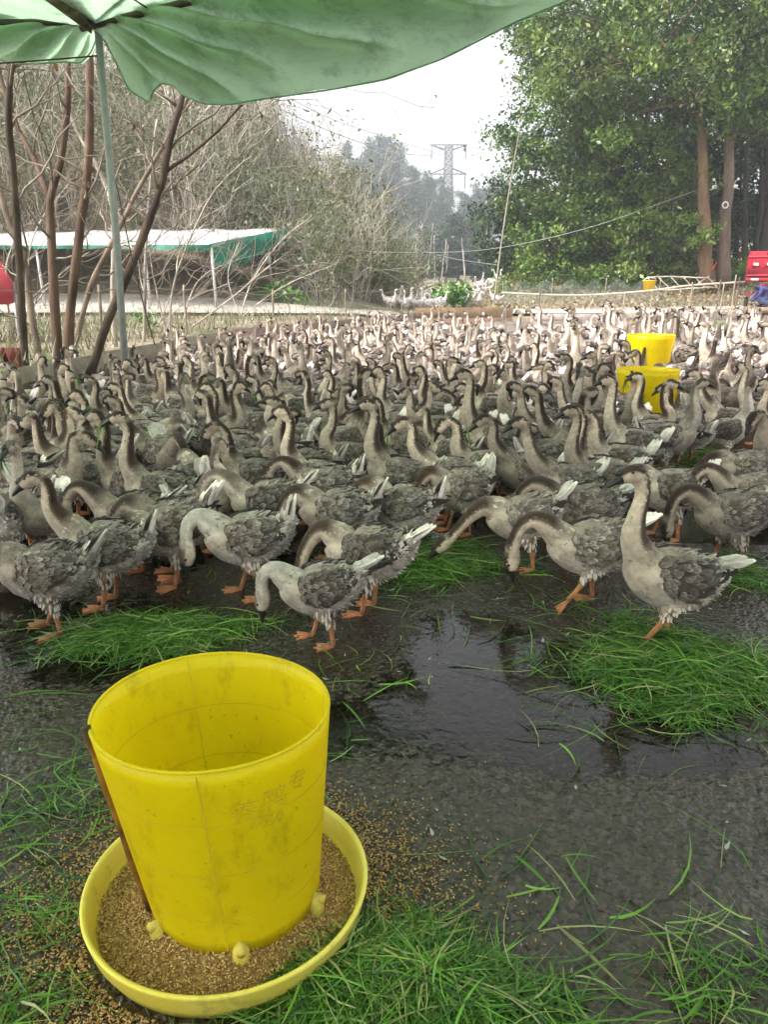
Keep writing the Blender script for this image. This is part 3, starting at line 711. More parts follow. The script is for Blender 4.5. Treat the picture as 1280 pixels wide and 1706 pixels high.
# ---------------------------------------------------------------- bare trees just behind the plank wall
def bare_tree(name,label,stems,twigs,seed,col,group='bare trees behind the plank wall',dry=0):
    """stems: list of ([(px,py,d)...], r0, r1); twigs grown off them"""
    r=np.random.default_rng(seed)
    b0=at(*stems[0][0][0]); b=np.array([b0[0],b0[1],float(terr(b0[0],b0[1]))])
    root=empty(name,tuple(b)); tag(root,label,'tree',group)
    tw=MB(); ends=[]
    for pts,r0,r1 in stems:
        q=np.array([at(*p) for p in pts]); q=catmull(q,22); q[1:-1]+=np.cumsum(r.normal(0,0.004,(20,3)),0)
        mb=MB(); r0,r1=r0*0.8,r1*0.8; rr=np.linspace(r0,r1,22)*(1+0.06*r.normal(size=22)); tube(mb,q-b,rr,9,np.array(col)*(1+0.2*r.normal(size=(22,1))).clip(0.5,1.5)); mb.build('trunk',M['bark'],root)
        for t in range(twigs):
            k=r.integers(5,21); T=q[k]-q[k-1]; T/=np.linalg.norm(T)
            dv=T*0.6+np.array([r.normal(0,0.7),r.normal(0,0.4),r.normal(0.15,0.35)]); dv/=np.linalg.norm(dv); l=r.uniform(0.4,1.7)
            p=wig(q[k],q[k]+dv*l+np.array([0,0,r.normal(0.1,0.15)]),7,0.035,r); ra=min(rr[k]*0.45,0.018)
            c=np.array((0.30,0.25,0.20))*r.uniform(0.45,1.3); tube(tw,p-b,np.linspace(ra,0.004,7),5,c)
            for s in range(r.integers(1,4)):
                k2=r.integers(2,6); e=p[k2]+(dv+r.normal(0,0.6,3))*l*r.uniform(0.2,0.5); tube(tw,wig(p[k2],e,5,0.05,r)-b,np.linspace(ra*0.5,0.003,5),4,c); ends.append(e-b)
    if tw.n: tw.build('branches',M['twig'],root)
    if dry and ends:
        E=np.array(ends); C=E[r.integers(len(E),size=dry)]+r.normal(0,0.02,(dry,3)); l=MB()
        leaves(l,C,0.10,np.array([(0.20,0.10,0.045),(0.13,0.07,0.04)])[r.integers(2,size=dry)],r,asp=0.4); l.build('dry_leaves',M['leaf'],root,smooth=False)
    return root
DB=(0.085,0.058,0.042); RB=(0.13,0.080,0.056); PB=(0.20,0.15,0.11)
bare_tree('bare_tree','thin dark upright trunk at the left edge',[([(44,640,9.8),(36,480,9.8),(22,300,9.8),(14,190,9.7),(20,95,9.7)],0.058,0.045)],5,41,DB)
bare_tree('bare_tree','multi-stemmed bare tree with reddish trunks left of the metal pole',[([(100,640,10.6),(92,520,10.6),(86,400,10.7),(84,330,10.7),(100,270,10.8),(112,170,10.9),(110,60,11)],0.085,0.045),
  ([(112,640,10.6),(118,520,10.5),(132,380,10.5),(143,280,10.5),(147,180,10.5),(146,70,10.5)],0.085,0.055),
  ([(84,340,10.7),(60,270,10.9),(30,210,11.1),(5,130,11.2),(-20,50,11.3)],0.05,0.03)],9,42,RB,dry=60)
bare_tree('bare_tree','bare tree slanting up to the right across the metal pole',[([(150,625,10.2),(182,530,10.2),(212,460,10.3),(250,370,10.4),(272,300,10.5),(285,230,10.5),(306,150,10.6),(320,60,10.7)],0.075,0.045),
  ([(278,285,10.5),(320,255,10.5),(365,215,10.5),(405,172,10.5),(450,150,10.4),(520,140,10.4),(600,120,10.3)],0.03,0.007)],12,43,DB,dry=30)
bare_tree('bare_tree','pale slanting bare trunk behind the metal pole',[([(118,600,12.2),(150,480,12.2),(190,400,12.3),(230,320,12.4),(280,230,12.5),(340,110,12.6)],0.06,0.03)],10,44,PB)
bare_tree('bare_tree','grey-brown trunk between the thin dark trunk and the reddish stems',[([(72,640,11.4),(55,540,11.4),(40,430,11.5),(10,350,11.6),(-10,260,11.6)],0.075,0.05)],6,45,PB)
bare_tree('bare_tree','pale upright trunk just right of the metal pole',[([(192,600,13),(188,480,13),(184,330,13),(120,200,13.1),(112,100,13.2)],0.065,0.03),([(240,580,14),(242,450,14),(250,330,14.2),(262,200,14.3)],0.04,0.02)],10,46,(0.36,0.31,0.26))
bare_tree('bare_tree','spindly pale sapling right of the slanting trunk',[([(282,575,14.5),(290,480,14.5),(318,400,14.6),(360,320,14.7),(420,260,14.8)],0.03,0.008),([(282,575,14.5),(262,480,14.5),(250,400,14.5)],0.025,0.008)],12,47,(0.42,0.37,0.31))
bare_tree('bare_tree','low spreading bare sapling before the far shed post',[([(300,560,18),(380,500,18),(440,450,18),(480,420,18)],0.03,0.008),([(300,560,18),(330,470,18),(400,430,18.2)],0.025,0.008)],14,48,(0.45,0.40,0.34))
bare_tree('bare_tree','pale tangled sapling below the shed roof left of its post',[([(262,545,17),(290,480,17),(300,420,17.2),(345,370,17.5)],0.022,0.006),([(262,545,17),(235,470,17.2),(225,420,17.2),(180,380,17.3)],0.02,0.006),([(262,545,17),(320,500,17.1),(390,470,17.3)],0.018,0.006)],14,49,(0.52,0.47,0.40))
bare_tree('bare_tree','pale tangled sapling between the shed post and the thicket',[([(400,530,22),(420,470,22),(470,400,22.2),(520,360,22.5)],0.028,0.008),([(400,530,22),(380,460,22),(400,400,22)],0.024,0.008),([(400,530,22),(470,480,22),(560,440,22)],0.024,0.008)],16,50,(0.52,0.47,0.40))
bare_tree('bare_tree','pale sapling with many shoots before the left end of the shed',[([(20,560,14),(40,460,14),(60,380,14.2),(120,300,14.5)],0.028,0.008),([(20,560,14),(10,460,14),(30,380,14)],0.024,0.008),([(20,560,14),(90,470,14),(150,420,14)],0.024,0.008)],16,56,(0.48,0.43,0.36))
# hanging cut branch on a cord, and leafy plants
def plant(name,label,x,y,d,rx,h,pal,seed,size=0.12,per=70):
    r=np.random.default_rng(seed); c=at(x,y,d); z=float(terr(c[0],d)); root=empty(name,(c[0],d,z)); tag(root,label,'plant')
    mb=MB(); lob=[]
    for k in range(7):
        e=np.array([r.normal(0,rx*0.5),r.normal(0,rx*0.4),h*r.uniform(0.45,0.95)]); tube(mb,wig((0,0,-0.05),e,5,0.04,r),np.linspace(0.015,0.006,5),4,(0.12,0.14,0.05)); lob.append((e,(rx*0.4,rx*0.4,h*0.3)))
    mb.build('stems',M['twig'],root); crown(lob,per,size,pal,r,size*1.6,0.5).build('foliage',M['leaf'],root,smooth=False)
BG=[(0.07,0.19,0.02),(0.11,0.26,0.03),(0.05,0.14,0.02)]
plant('leafy_plant','bright green leafy plant before the far misty wood',757,470,31,0.75,0.95,BG,51,0.26,40)
plant('leafy_plant','bright green leafy plant under the green end of the shed',465,492,27,0.55,0.55,BG,52,0.2,45)
plant('leafy_plant','low bright plant just right of the shed plant',505,497,27,0.35,0.35,BG,55,0.16,45)
plant('leafy_plant','small ferny plant at the foot of the reddish bare stems',100,590,9.7,0.22,0.42,[(0.07,0.13,0.03),(0.09,0.16,0.04)],53,0.06,420)
plant('leafy_plant','small yellow-green plant by the netting right of the slanting trunk',250,545,15,0.3,0.4,BG,54,0.1,90)
# low dry weeds and grass tufts outside the pen: one mass
r=np.random.default_rng(90); mb=MB(); n=9000
X=r.uniform(-11,1.2,n); D=r.uniform(8,27,n); ok=D>np.interp(X,WX,WY)+0.5; X,D=X[ok],D[ok]; Z=terr(X,D)
C=np.stack([X,D,Z+0.05],1); h=r.uniform(0.06,0.28,len(X)); a=r.uniform(0,6.28,len(X)); dv=np.stack([np.cos(a)*h*0.6,np.sin(a)*h*0.6,h],1)
s=np.stack([-np.sin(a),np.cos(a),0*a],1)*0.012
V=np.stack([C-s,C+s,C+dv],1).reshape(-1,3); F=np.arange(len(V)).reshape(-1,3)
pal=np.array([(0.10,0.14,0.04),(0.22,0.19,0.10),(0.16,0.16,0.06),(0.28,0.24,0.15)])[r.integers(4,size=len(X))]
mb.add(V,F,np.repeat(pal,3,axis=0)); o=mb.build('weeds',M['grass'],smooth=False); tag(o,'sparse dry weeds outside the pen',kind='stuff')
# leaf litter on the bank under the trees
mb=MB(); n=9000; X=r.uniform(3,17,n); D=r.uniform(29,35,n); C=np.stack([X,D,terr(X,D)+0.06+r.random(n)*0.03],1)
pal=np.array([(0.34,0.27,0.15),(0.42,0.36,0.22),(0.22,0.15,0.08),(0.5,0.43,0.26)])[r.integers(4,size=n)]
leaves(mb,C,0.14,pal,r,2.0); o=mb.build('leaf_litter',M['leaf'],smooth=False); tag(o,'tan fallen leaves on the bank',kind='stuff')
# ================================================================ FEEDERS
m=M['yellow']=mat('yellow_plastic',0.38,spec=0.45); v=coords(m,'Object')
c=ramp(m,noise(m,v,3,4,0.6),[(0.3,(0.88,0.73,0.004)),(0.7,(0.93,0.81,0.010))])
c=mixc(m,ramp(m,noise(m,coords(m,'Object',(1,1,0.5)),11,9,0.8),[(0.53,(0,0,0)),(0.70,(0.5,0.5,0.5))]),c,(0.45,0.33,0.02))
c=mixc(m,ramp(m,noise(m,v,60,3,0.6),[(0.66,(0,0,0)),(0.74,(0.5,0.5,0.5))]),c,(0.25,0.17,0.03))
L(m,c,P(m).inputs['Base Color']); L(m,bump(m,noise(m,v,6,3),0.15,0.02),P(m).inputs['Normal']); translucent(m,0.55)
m=M['pan']=mat('pale_yellow_plastic',0.4,spec=0.45); v=coords(m,'Object')
c=ramp(m,noise(m,v,5,5,0.6),[(0.3,(0.70,0.56,0.06)),(0.7,(0.80,0.68,0.13))])
c=mixc(m,ramp(m,noise(m,v,9,7,0.75),[(0.55,(0,0,0)),(0.72,(0.7,0.7,0.7))]),c,(0.22,0.15,0.04))
L(m,c,P(m).inputs['Base Color'])
M['strip']=m_vcol('brown_strip',0.6,20,0.45); M['clip']=m_vcol('clip_plastic',0.45,25,0.25)
M['grain']=m_vcol('grain',0.6,None)
M['dirtline']=mat('grimy_seam',0.7,(0.60,0.46,0.012)); M['stamp']=mat('faded_print',0.6,(0.66,0.51,0.008))
def lathe(mb,prof,n=64,col=(1,1,1),f=None,closed=False):
    prof=np.array(prof,float); k=len(prof); a=np.linspace(0,2*np.pi,n,endpoint=False)
    V=np.stack([prof[:,None,0]*np.cos(a),prof[:,None,0]*np.sin(a),prof[:,None,1]+0*a],-1).reshape(-1,3)
    if f is not None: V=f(V)
    rng_=range(k if closed else k-1); F=[]
    for i in rng_:
        i2=(i+1)%k
        for j in range(n): F.append((i*n+j,i*n+(j+1)%n,i2*n+(j+1)%n,i2*n+j))
    mb.add(V,np.array(F),col); return mb
BR,TR,BH,B0=0.200,0.266,0.50,0.062        # barrel: bottom / top radius, height, bottom level
def brad(z): return BR+(TR-BR)*(z-B0)/BH
def bshift(V,lean=(-0.035,0.016)):
    V=V.copy(); f=(V[:,2]-B0)/BH; V[:,0]+=lean[0]*f+0.02; V[:,1]+=lean[1]*f
    a=np.arctan2(V[:,1],V[:,0]); rr=1+0.018*np.cos(2*a+0.5)*np.clip(f,0,1)+0.006*np.cos(3*a)*np.clip(f,0,1)
    V[:,0]*=rr; V[:,1]*=rr; return V
def curve_strip(a0,z0,z1,wd,off,n=12):
    zs=np.linspace(z0,z1,n); V=[]
    for z in zs:
        for s in(-1,1):
            a=a0+s*wd/2/brad(z); V.append(((brad(z)+off)*math.cos(a),(brad(z)+off)*math.sin(a),z))
    return bshift(np.array(V)),[(2*i,2*i+1,2*i+3,2*i+2) for i in range(n-1)]
def ring_strip(z,h,off,n=96,a0=0,a1=2*math.pi):
    a=np.linspace(a0,a1,n); V=[]
    for q in a:
        for s in(-1,1): V.append(((brad(z)+off)*math.cos(q),(brad(z)+off)*math.sin(q),z+s*h/2))
    return bshift(np.array(V)),[(2*i,2*i+1,2*i+3,2*i+2) for i in range(n-1)]
def feeder(label,loc,detail=True,text=True):
    root=empty('goose_feeder',loc); tag(root,label,'feeder','yellow goose feeders')
    n=96; mb=MB(); t=0.0035
    lathe(mb,[(brad(z)+t,z) for z in np.linspace(B0,B0+BH,14)]+[(brad(z)-t,z) for z in np.linspace(B0+BH,B0,14)],n,f=bshift,closed=True)
    br=mb.build('barrel',M['yellow'],root,cols=False)
    mb=MB(); a=np.linspace(0,2*np.pi,97); z=B0+BH; q=bshift(np.stack([brad(z)*np.cos(a),brad(z)*np.sin(a),z+0*a],1)); tube(mb,q,0.0042,6); mb.build('rim',M['yellow'],br,cols=False)
    mb=MB()
    lathe(mb,[(0.0,0.012),(0.285,0.012),(0.305,0.016),(0.322,0.05),(0.331,0.093),(0.338,0.099),(0.345,0.097),(0.343,0.088),(0.334,0.05),(0.312,0.004),(0.29,0.0),(0.0,0.0)],n)
    mb.build('pan',M['pan'],root,cols=False)
    for k in range(6):
        a=k*math.pi/3-1.35; mb=MB(); rc=brad(B0)+0.012
        p0=np.array([math.cos(a)*rc+0.02,math.sin(a)*rc,0.03]); 
        tube(mb,[p0+[0,0,0],p0+[0,0,0.05],p0+[0,0,0.066]],[0.020,0.019,0.010],14,(0.60,0.48,0.09)); tube(mb,[p0+[math.cos(a)*-0.02,math.sin(a)*-0.02,0.06],p0+[math.cos(a)*0.022,math.sin(a)*0.022,0.06]],0.011,8,(0.55,0.43,0.08))
        mb.build('clip',M['clip'],root)
    r=np.random.default_rng(5)
    mb=MB()           # grain bed in the pan and heaped inside the barrel
    def bed(V):
        rr=np.hypot(V[:,0],V[:,1]); V=V.copy(); V[:,2]+=0.006*np.sin(V[:,0]*31)*np.sin(V[:,1]*27+1); return V
    lathe(mb,[(0.0,0.15),(0.08,0.135),(0.15,0.10),(0.19,0.07),(0.22,0.055),(0.26,0.042),(0.29,0.034),(0.318,0.030)],48,(0.40,0.24,0.085),bed)
    mb.build('grain_bed',M['grain'],root)
    # mould seams and creases in the sheet, standing slightly proud
    cr=MB()
    for zz in (B0+0.10,B0+0.23,B0+0.365):
        V_,F_=ring_strip(zz,0.0018,0.0042); cr.add(V_,F_)
        V_,F_=ring_strip(zz,0.0015,-0.0042); cr.add(V_,F_)
    for a0 in (-1.48,0.25,2.0): V_,F_=curve_strip(a0,B0+0.004,B0+BH-0.006,0.003,0.0043); cr.add(V_,F_); V_,F_=curve_strip(a0+0.02,B0+0.004,B0+BH-0.006,0.0025,-0.0043); cr.add(V_,F_)
    cr.build('crease',M['dirtline'],br,smooth=False,cols=False)
    mb=MB(); zs=np.linspace(B0+0.004,B0+BH+0.006,14); a0=-2.75
    q=bshift(np.stack([(brad(zs)+0.007)*math.cos(a0),(brad(zs)+0.007)*math.sin(a0),zs],1)); rr=0.010*(1+0.12*r.normal(size=14))
    cc=np.array((0.28,0.13,0.02))*(1+0.35*r.normal(size=(14,1))).clip(0.35,1.5); cc[0]=cc[-1]=(0.05,0.03,0.015); cc[6]=(0.06,0.035,0.015)
    tube(mb,q,rr,8,cc); mb.build('joint_strip',M['strip'],br)
    if text:
        for s,sz,a0,z0 in (('养',0.060,-1.27,0.43),('鸭',0.060,-1.00,0.44),('专',0.055,-0.76,0.455),('4050',0.040,-1.12,0.395)):
            cu=bpy.data.curves.new('lettering','FONT'); cu.body=s; cu.size=sz; cu.resolution_u=2
            ob=bpy.data.objects.new('lettering',cu); COL.objects.link(ob)
            dg=bpy.context.evaluated_depsgraph_get(); me=bpy.data.meshes.new_from_object(ob.evaluated_get(dg)); bpy.data.objects.remove(ob)
            if len(me.vertices)==0: continue
            co=np.zeros(len(me.vertices)*3,np.float32); me.vertices.foreach_get('co',co); co=co.reshape(-1,3)
            zz=z0+co[:,1]; aa=a0+co[:,0]/0.255
            W=bshift(np.stack([(brad(zz)+0.0048)*np.cos(aa),(brad(zz)+0.0048)*np.sin(aa),zz],1))
            me.vertices.foreach_set('co',W.astype(np.float32).ravel()); me.update(); me.materials.clear(); me.materials.append(M['stamp'])
            link('lettering',me,br)
    return root
f0=feeder('large yellow feeder with grain pan standing alone in the foreground',(-0.385,1.572,0.004))
q=on(1083,632,0.60); fA=feeder('yellow feeder among the geese, the nearer of the two far ones',(q[0],q[1],float(ybase(q[0],q[1]))),text=False); fA.scale=(1.12,1.12,1.12); fA.rotation_euler=(0,0,0.35)
q=on(1083,552,0.97); q=at(1083,552,9.5); fB=feeder('yellow feeder farthest away, behind the other among the geese',(q[0],q[1],float(ybase(q[0],q[1]))),text=False); fB.scale=(1.05,1.05,1.18); fB.rotation_euler=(0,0,4.1)

# loose grain: in the pan and spilled around it
def grains(C,r,col,size=0.0052):
    n=len(C); d=r.normal(size=(n,3))*[1,1,0.35]; d/=np.linalg.norm(d,axis=1)[:,None]; s=np.cross(d,[0,0,1.0]); s/=np.linalg.norm(s,axis=1)[:,None]; u=np.cross(s,d)
    L_=size*(0.8+0.4*r.random((n,1))); w_=L_*0.42
    V=np.stack([C-d*L_,C+s*w_,C+u*w_,C-s*w_,C-u*w_,C+d*L_],1).reshape(-1,3)
    F=np.array([(0,2,1),(0,3,2),(0,4,3),(0,1,4),(5,1,2),(5,2,3),(5,3,4),(5,4,1)]); F=(np.arange(n)[:,None,None]*6+F[None]).reshape(-1,3)
    return MB().add(V,F,np.repeat(col,6,axis=0))
r=np.random.default_rng(77); GP=np.array([(0.50,0.31,0.11),(0.58,0.38,0.15),(0.40,0.22,0.07),(0.64,0.45,0.20),(0.30,0.15,0.05)])
n=10000; rr=np.sqrt(r.uniform(0.19**2,0.313**2,n)); a=r.uniform(0,6.283,n)
z=np.interp(rr,[0.19,0.22,0.26,0.29,0.318],[0.07,0.055,0.042,0.034,0.030])+0.004+r.random(n)*0.004
C=np.stack([rr*np.cos(a),rr*np.sin(a),z],1); C[:,2]+=0.006*np.sin(C[:,0]*31)*np.sin(C[:,1]*27+1)
o=grains(C,r,GP[r.integers(5,size=n)]*(1+0.15*r.normal(size=(n,1))).clip(0.5,1.4)).build('pan_grain',M['grain'],f0,smooth=False); o['kind']='stuff'
n=12000; a=r.uniform(0,6.283,n); rr=0.34+np.abs(r.normal(0,0.075,n))*(1+0.8*np.cos(a-2.9)**2+0.5*np.cos(a+0.0)**2)
ok=(np.cos(a+1.0)<0.72)|(r.random(n)<0.25); a,rr=a[ok],rr[ok]
X=-0.385+rr*np.cos(a); Y=1.572+rr*np.sin(a); C=np.stack([X,Y,yardz(X,Y)+0.003+r.random(len(X))*0.004],1)
o=grains(C,r,GP[r.integers(5,size=len(X))]*(0.9+0.15*r.normal(size=(len(X),1))).clip(0.4,1.3)).build('spilled_grain',M['grain'],smooth=False); tag(o,'grain spilled on the wet floor around the feeder pan',kind='stuff')

# ================================================================ CUT GRASS
GC=np.array([(0.075,0.20,0.018),(0.125,0.29,0.028),(0.035,0.11,0.012),(0.20,0.36,0.055),(0.36,0.37,0.15),(0.05,0.13,0.022)])
def blades(P0,dirs,length,width,lift,curl,r,col):
    """curved four-joint blades"""
    n=len(P0); k=5; t=np.linspace(0,1,k)
    side=np.stack([-dirs[:,1],dirs[:,0],np.zeros(n)],1)
    pts=P0[:,None,:]+dirs[:,None,:]*(length[:,None,None]*t[None,:,None])+side[:,None,:]*(curl[:,None,None]*length[:,None,None]*(t**2)[None,:,None])
    pts[...,2]+=(lift[:,None]*4*t*(1-0.78*t))*length[:,None]
    wd=width[:,None]*np.array([0.6,1,0.95,0.7,0.08])[None]
    tw=r.uniform(-0.9,0.9,(n,1)); sv=side[:,None,:]*np.cos(tw)[:,:,None]+np.array([0,0,1.0])*np.sin(tw)[:,:,None]
    A=pts+sv*wd[...,None]; B=pts-sv*wd[...,None]; V=np.stack([A,B],2).reshape(-1,3)
    f=np.array([(2*i,2*i+1,2*i+3,2*i+2) for i in range(k-1)]); F=(np.arange(n)[:,None,None]*(2*k)+f[None]).reshape(-1,4)
    return V,F,np.repeat(col,2*k,axis=0)
def pile(label,cx,cy,rx,ry,h,n,seed,rot=0.0,lmin=0.10,lmax=0.30,core=0.75,name='cut_grass',base=None,upf=1.0):
    r=np.random.default_rng(seed); a=r.uniform(0,6.283,n); q=np.sqrt(r.random(n)); spread=np.where(r.random(n)<core,1.0,1.0+0.8*r.random(n))
    lobes=1+0.22*np.sin(a*3+seed)+0.14*np.sin(a*5+2*seed)
    X=q*rx*np.cos(a)*spread*lobes; Y=q*ry*np.sin(a)*spread*lobes; X,Y=X*math.cos(rot)-Y*math.sin(rot),X*math.sin(rot)+Y*math.cos(rot)
    top=0.75*h*np.clip(1-q**2,0,1)*(0.7+0.6*vnoise(X+30,Y+30,0.12,seed+3)); Z=top*(r.random(n)**0.6)
    X+=cx; Y+=cy; bz=yardz(X,Y) if base is None else base(X,Y)
    kp=(vnoise(X+40,Y+40,0.10,seed+5)+0.5*vnoise(X+40,Y+40,0.04,seed+6)-0.75)*1.6+1.05-0.75*q**2>r.random(n)*0.9
    X,Y,Z,bz,q=X[kp],Y[kp],Z[kp],bz[kp],q[kp]; n=len(X)
    P0=np.stack([X,Y,bz+0.004+Z],1); da=r.uniform(0,6.283,n); d=np.stack([np.cos(da),np.sin(da),np.zeros(n)],1)
    Ln=r.uniform(lmin,lmax,n); P0-=d*Ln[:,None]*0.4
    col=GC[r.choice(6,n,p=[.25,.22,.2,.13,.11,.09])]*(1+0.2*r.normal(size=(n,1))).clip(0.5,1.5)
    V,F,C=blades(P0,d,Ln,r.uniform(0.0012,0.0032,n),r.uniform(-0.03,0.10,n)*upf,r.normal(0,0.55,n),r,col)
    zf=np.repeat(bz,10); V[:,2]=np.maximum(V[:,2],zf+0.003)
    o=MB().add(V,F,C).build(name,M['grass'],smooth=True); tag(o,label,kind='stuff',cat=None); return o
def gp(x,y): q=on(x,y,0.0); return q[0],q[1]
x,y=gp(260,1060); pile('cut green grass heaped behind the yellow feeder',x,y,0.42,0.18,0.05,3600,101,0.05)
x,y=gp(1150,1120); pile('cut green grass heaped under the tall goose at right',x,y,0.46,0.36,0.065,6200,102,-0.5)
x,y=gp(715,938); pile('cut green grass strewn in the middle of the front row',x,y,0.34,0.32,0.05,3600,103,0.3)
x,y=gp(640,1650); pile('cut green grass in front of the feeder pan',x,y,0.24,0.13,0.075,4600,104,0.05,0.07,0.22)
x,y=gp(850,1700); pile('cut green grass at the near right of the feeder',x,y,0.17,0.09,0.03,520,112,0.0,0.07,0.2)
x,y=gp(1200,1640); pile('cut green grass at the near right corner',x,y,0.20,0.14,0.03,220,105,0.2,0.07,0.2)
x,y=gp(30,1560); pile('thin cut grass at the near left corner',x,y,0.22,0.16,0.02,170,106,0.4,0.06,0.18)
x,y=gp(20,1690); pile('cut grass at the bottom left edge',x,y,0.16,0.1,0.02,130,116,0.4,0.06,0.18)
x,y=gp(110,1340); pile('thin cut grass left of the yellow feeder',x,y,0.24,0.22,0.02,150,107,0.7,0.08,0.26)
x,y=gp(640,790); pile('cut grass between the geese in the middle',x,y,0.3,0.5,0.03,900,108)
x,y=gp(960,800); pile('cut grass between the geese below the nearer far feeder',x,y,0.35,0.6,0.04,1500,109)
x,y=gp(1160,770); pile('cut grass right of the nearer far feeder',x,y,0.6,0.5,0.04,1600,110,base=lambda a,b:yardz(a,b))
x,y=gp(1250,960); pile('sparse cut grass at the right edge behind the tall goose',x,y,0.2,0.3,0.02,500,111)
for k,(x,y,rx,lab) in enumerate(((1040,548,1.0,'far cut grass left of the farthest yellow feeder'),(1130,527,0.9,'far cut grass below the yellow bucket'),(1195,533,0.9,'far cut grass before the crouching person'))):
    q=at(x,y,19 if k==0 else 24); pile(lab,q[0],q[1],rx,1.6,0.07,1500,120+k,0,0.3,0.7,base=lambda a,b:yardz(a,b))
# loose strands lying about on the wet floor
r=np.random.default_rng(130); n=900
X=r.uniform(-1.5,2.4,n); Y=1.0+3.2*r.random(n)**1.5; ok=(np.hypot(X+0.385,Y-1.57)>0.37); X,Y=X[ok],Y[ok]; n=len(X)
den=vnoise(X+12,Y+12,0.45,55); ok=den>0.42; X,Y=X[ok],Y[ok]; n=len(X)
da=r.normal(0.4,1.0,n); d=np.stack([np.cos(da),np.sin(da),0*da],1); Ln=r.uniform(0.05,0.26,n)
P0=np.stack([X,Y,yardz(X,Y)+0.008],1); col=GC[r.integers(6,size=n)]*(1+0.2*r.normal(size=(n,1))).clip(0.5,1.5)
V,F,C=blades(P0,d,Ln,r.uniform(0.0015,0.0042,n),r.uniform(0,0.03,n),r.normal(0,0.5,n),r,col)
V[:,2]=np.maximum(V[:,2],yardz(V[:,0],V[:,1])+0.004)
o=MB().add(V,F,C).build('loose_grass',M['grass']); tag(o,'loose grass strands scattered on the wet floor',kind='stuff')

# feathers shed on the wet floor
r=np.random.default_rng(15); n=150; X=r.uniform(-1.5,2.2,n); Y=1.3+3.0*r.random(n); ok=np.hypot(X+0.385,Y-1.57)>0.4; X,Y=X[ok],Y[ok]; mb=MB()
leaves(mb,np.stack([X,Y,yardz(X,Y)+0.006],1),0.028,np.full((len(X),3),0.55)*(0.6+0.5*r.random((len(X),1))),r,3.0,0.35); o=mb.build('shed_feathers',M['leaf'],smooth=False); tag(o,'small pale feathers lying on the wet floor',kind='stuff')
# ================================================================ GEESE
m=M['plume']=mat('plumage',0.85,spec=0.2)
c=vcol(m); v=coords(m,'Object')
mott=ramp(m,noise(m,coords(m,'Object',(1,1.3,1.3)),26,5,0.7),[(0.3,(0.68,0.67,0.66)),(0.5,(1,1,1)),(0.72,(1.25,1.24,1.22))])
c=mixc(m,1.0,c,mott,'MULTIPLY')
c=mixc(m,1.0,c,ramp(m,noise(m,v,9,3,0.6),[(0.32,(0.72,0.71,0.70)),(0.5,(1,1,1)),(0.7,(1.28,1.27,1.25))]),'MULTIPLY')
c=mixc(m,1.0,c,(1.05,1.02,1.02),'MULTIPLY')
c=scalec(m,c,rnd(m,0.70,1.50))
L(m,c,P(m).inputs['Base Color'])
b1=bump(m,noise(m,coords(m,'Object',(1,2.2,2.2)),60,4,0.7),0.55,0.006)
L(m,b1,P(m).inputs['Normal']); P(m).inputs['Sheen Weight'].default_value=0.15
m=M['bill']=mat('dark_bill',0.42,(0.022,0.019,0.018),0.5); M['eye']=mat('eye',0.1,(0.012,0.008,0.006),0.6)

CREAM=np.array((0.50,0.41,0.325)); BROWN=np.array((0.042,0.024,0.016)); BREAST=np.array((0.40,0.335,0.27)); BACK=np.array((0.175,0.138,0.112))
FLANK=np.array((0.40,0.35,0.305)); WHITE=np.array((0.78,0.73,0.67)); DARK=np.array((0.022,0.018,0.016)); ORANGE=np.array((0.44,0.19,0.085))
# neck shapes: offsets from the shoulder in the goose's own plane (forward, up)
NECK={
 'up':   [(0.025,.07),(0.022,.15),(0.008,.225),(0.008,.285),(0.03,.322),(0.062,.332),(0.098,.318)],
 'tall': [(0.03,.08),(0.04,.17),(0.035,.25),(0.035,.315),(0.058,.352),(0.09,.36),(0.126,.345)],
 'lean': [(0.06,.06),(0.10,.13),(0.12,.20),(0.135,.255),(0.165,.288),(0.198,.292),(0.233,.274)],
 'back': [(-0.005,.07),(-0.035,.14),(-0.055,.205),(-0.05,.265),(-0.022,.298),(0.012,.302),(0.048,.286)],
 'half': [(0.045,.05),(0.075,.11),(0.075,.17),(0.085,.215),(0.12,.238),(0.155,.232),(0.188,.208)],
 'crook':[(0.02,.065),(0.02,.135),(0.035,.195),(0.07,.228),(0.112,.222),(0.142,.194),(0.160,.158)],
 'arch': [(0.06,.055),(0.125,.085),(0.185,.065),(0.225,.01),(0.240,-.045),(0.245,-.085),(0.248,-.122)],
 'archlow':[(0.065,.045),(0.135,.06),(0.195,.02),(0.225,-.05),(0.232,-.115),(0.232,-.155),(0.230,-.190)],
 'graze':[(0.06,.015),(0.12,-.02),(0.165,-.085),(0.19,-.16),(0.197,-.215),(0.200,-.252),(0.200,-.285)],
 'low':  [(0.07,-.005),(0.14,-.05),(0.20,-.105),(0.255,-.16),(0.295,-.195),(0.33,-.225),(0.362,-.252)],
 'tuck': [(0.05,.012),(0.095,-.01),(0.125,-.06),(0.13,-.12),(0.12,-.165),(0.105,-.195),(0.085,-.222)],
 'peck': [(0.045,.03),(0.088,.032),(0.118,-.005),(0.128,-.06),(0.128,-.105),(0.130,-.145),(0.134,-.182)],
 'fwd':  [(0.07,.03),(0.14,.06),(0.21,.075),(0.27,.085),(0.315,.09),(0.352,.085),(0.388,.07)],
}
BODYP=np.array([(-.262,.385,.030,.020),(-.235,.370,.052,.042),(-.19,.345,.083,.078),(-.12,.315,.118,.112),(-.02,.295,.134,.128),(.075,.300,.126,.122),(.145,.325,.100,.100),(.185,.362,.075,.072)])
BODYP[:,0]*=0.80
for k_ in ('arch','archlow','graze','low','fwd'): NECK[k_]=[(a*0.86,b) for a,b in NECK[k_]]
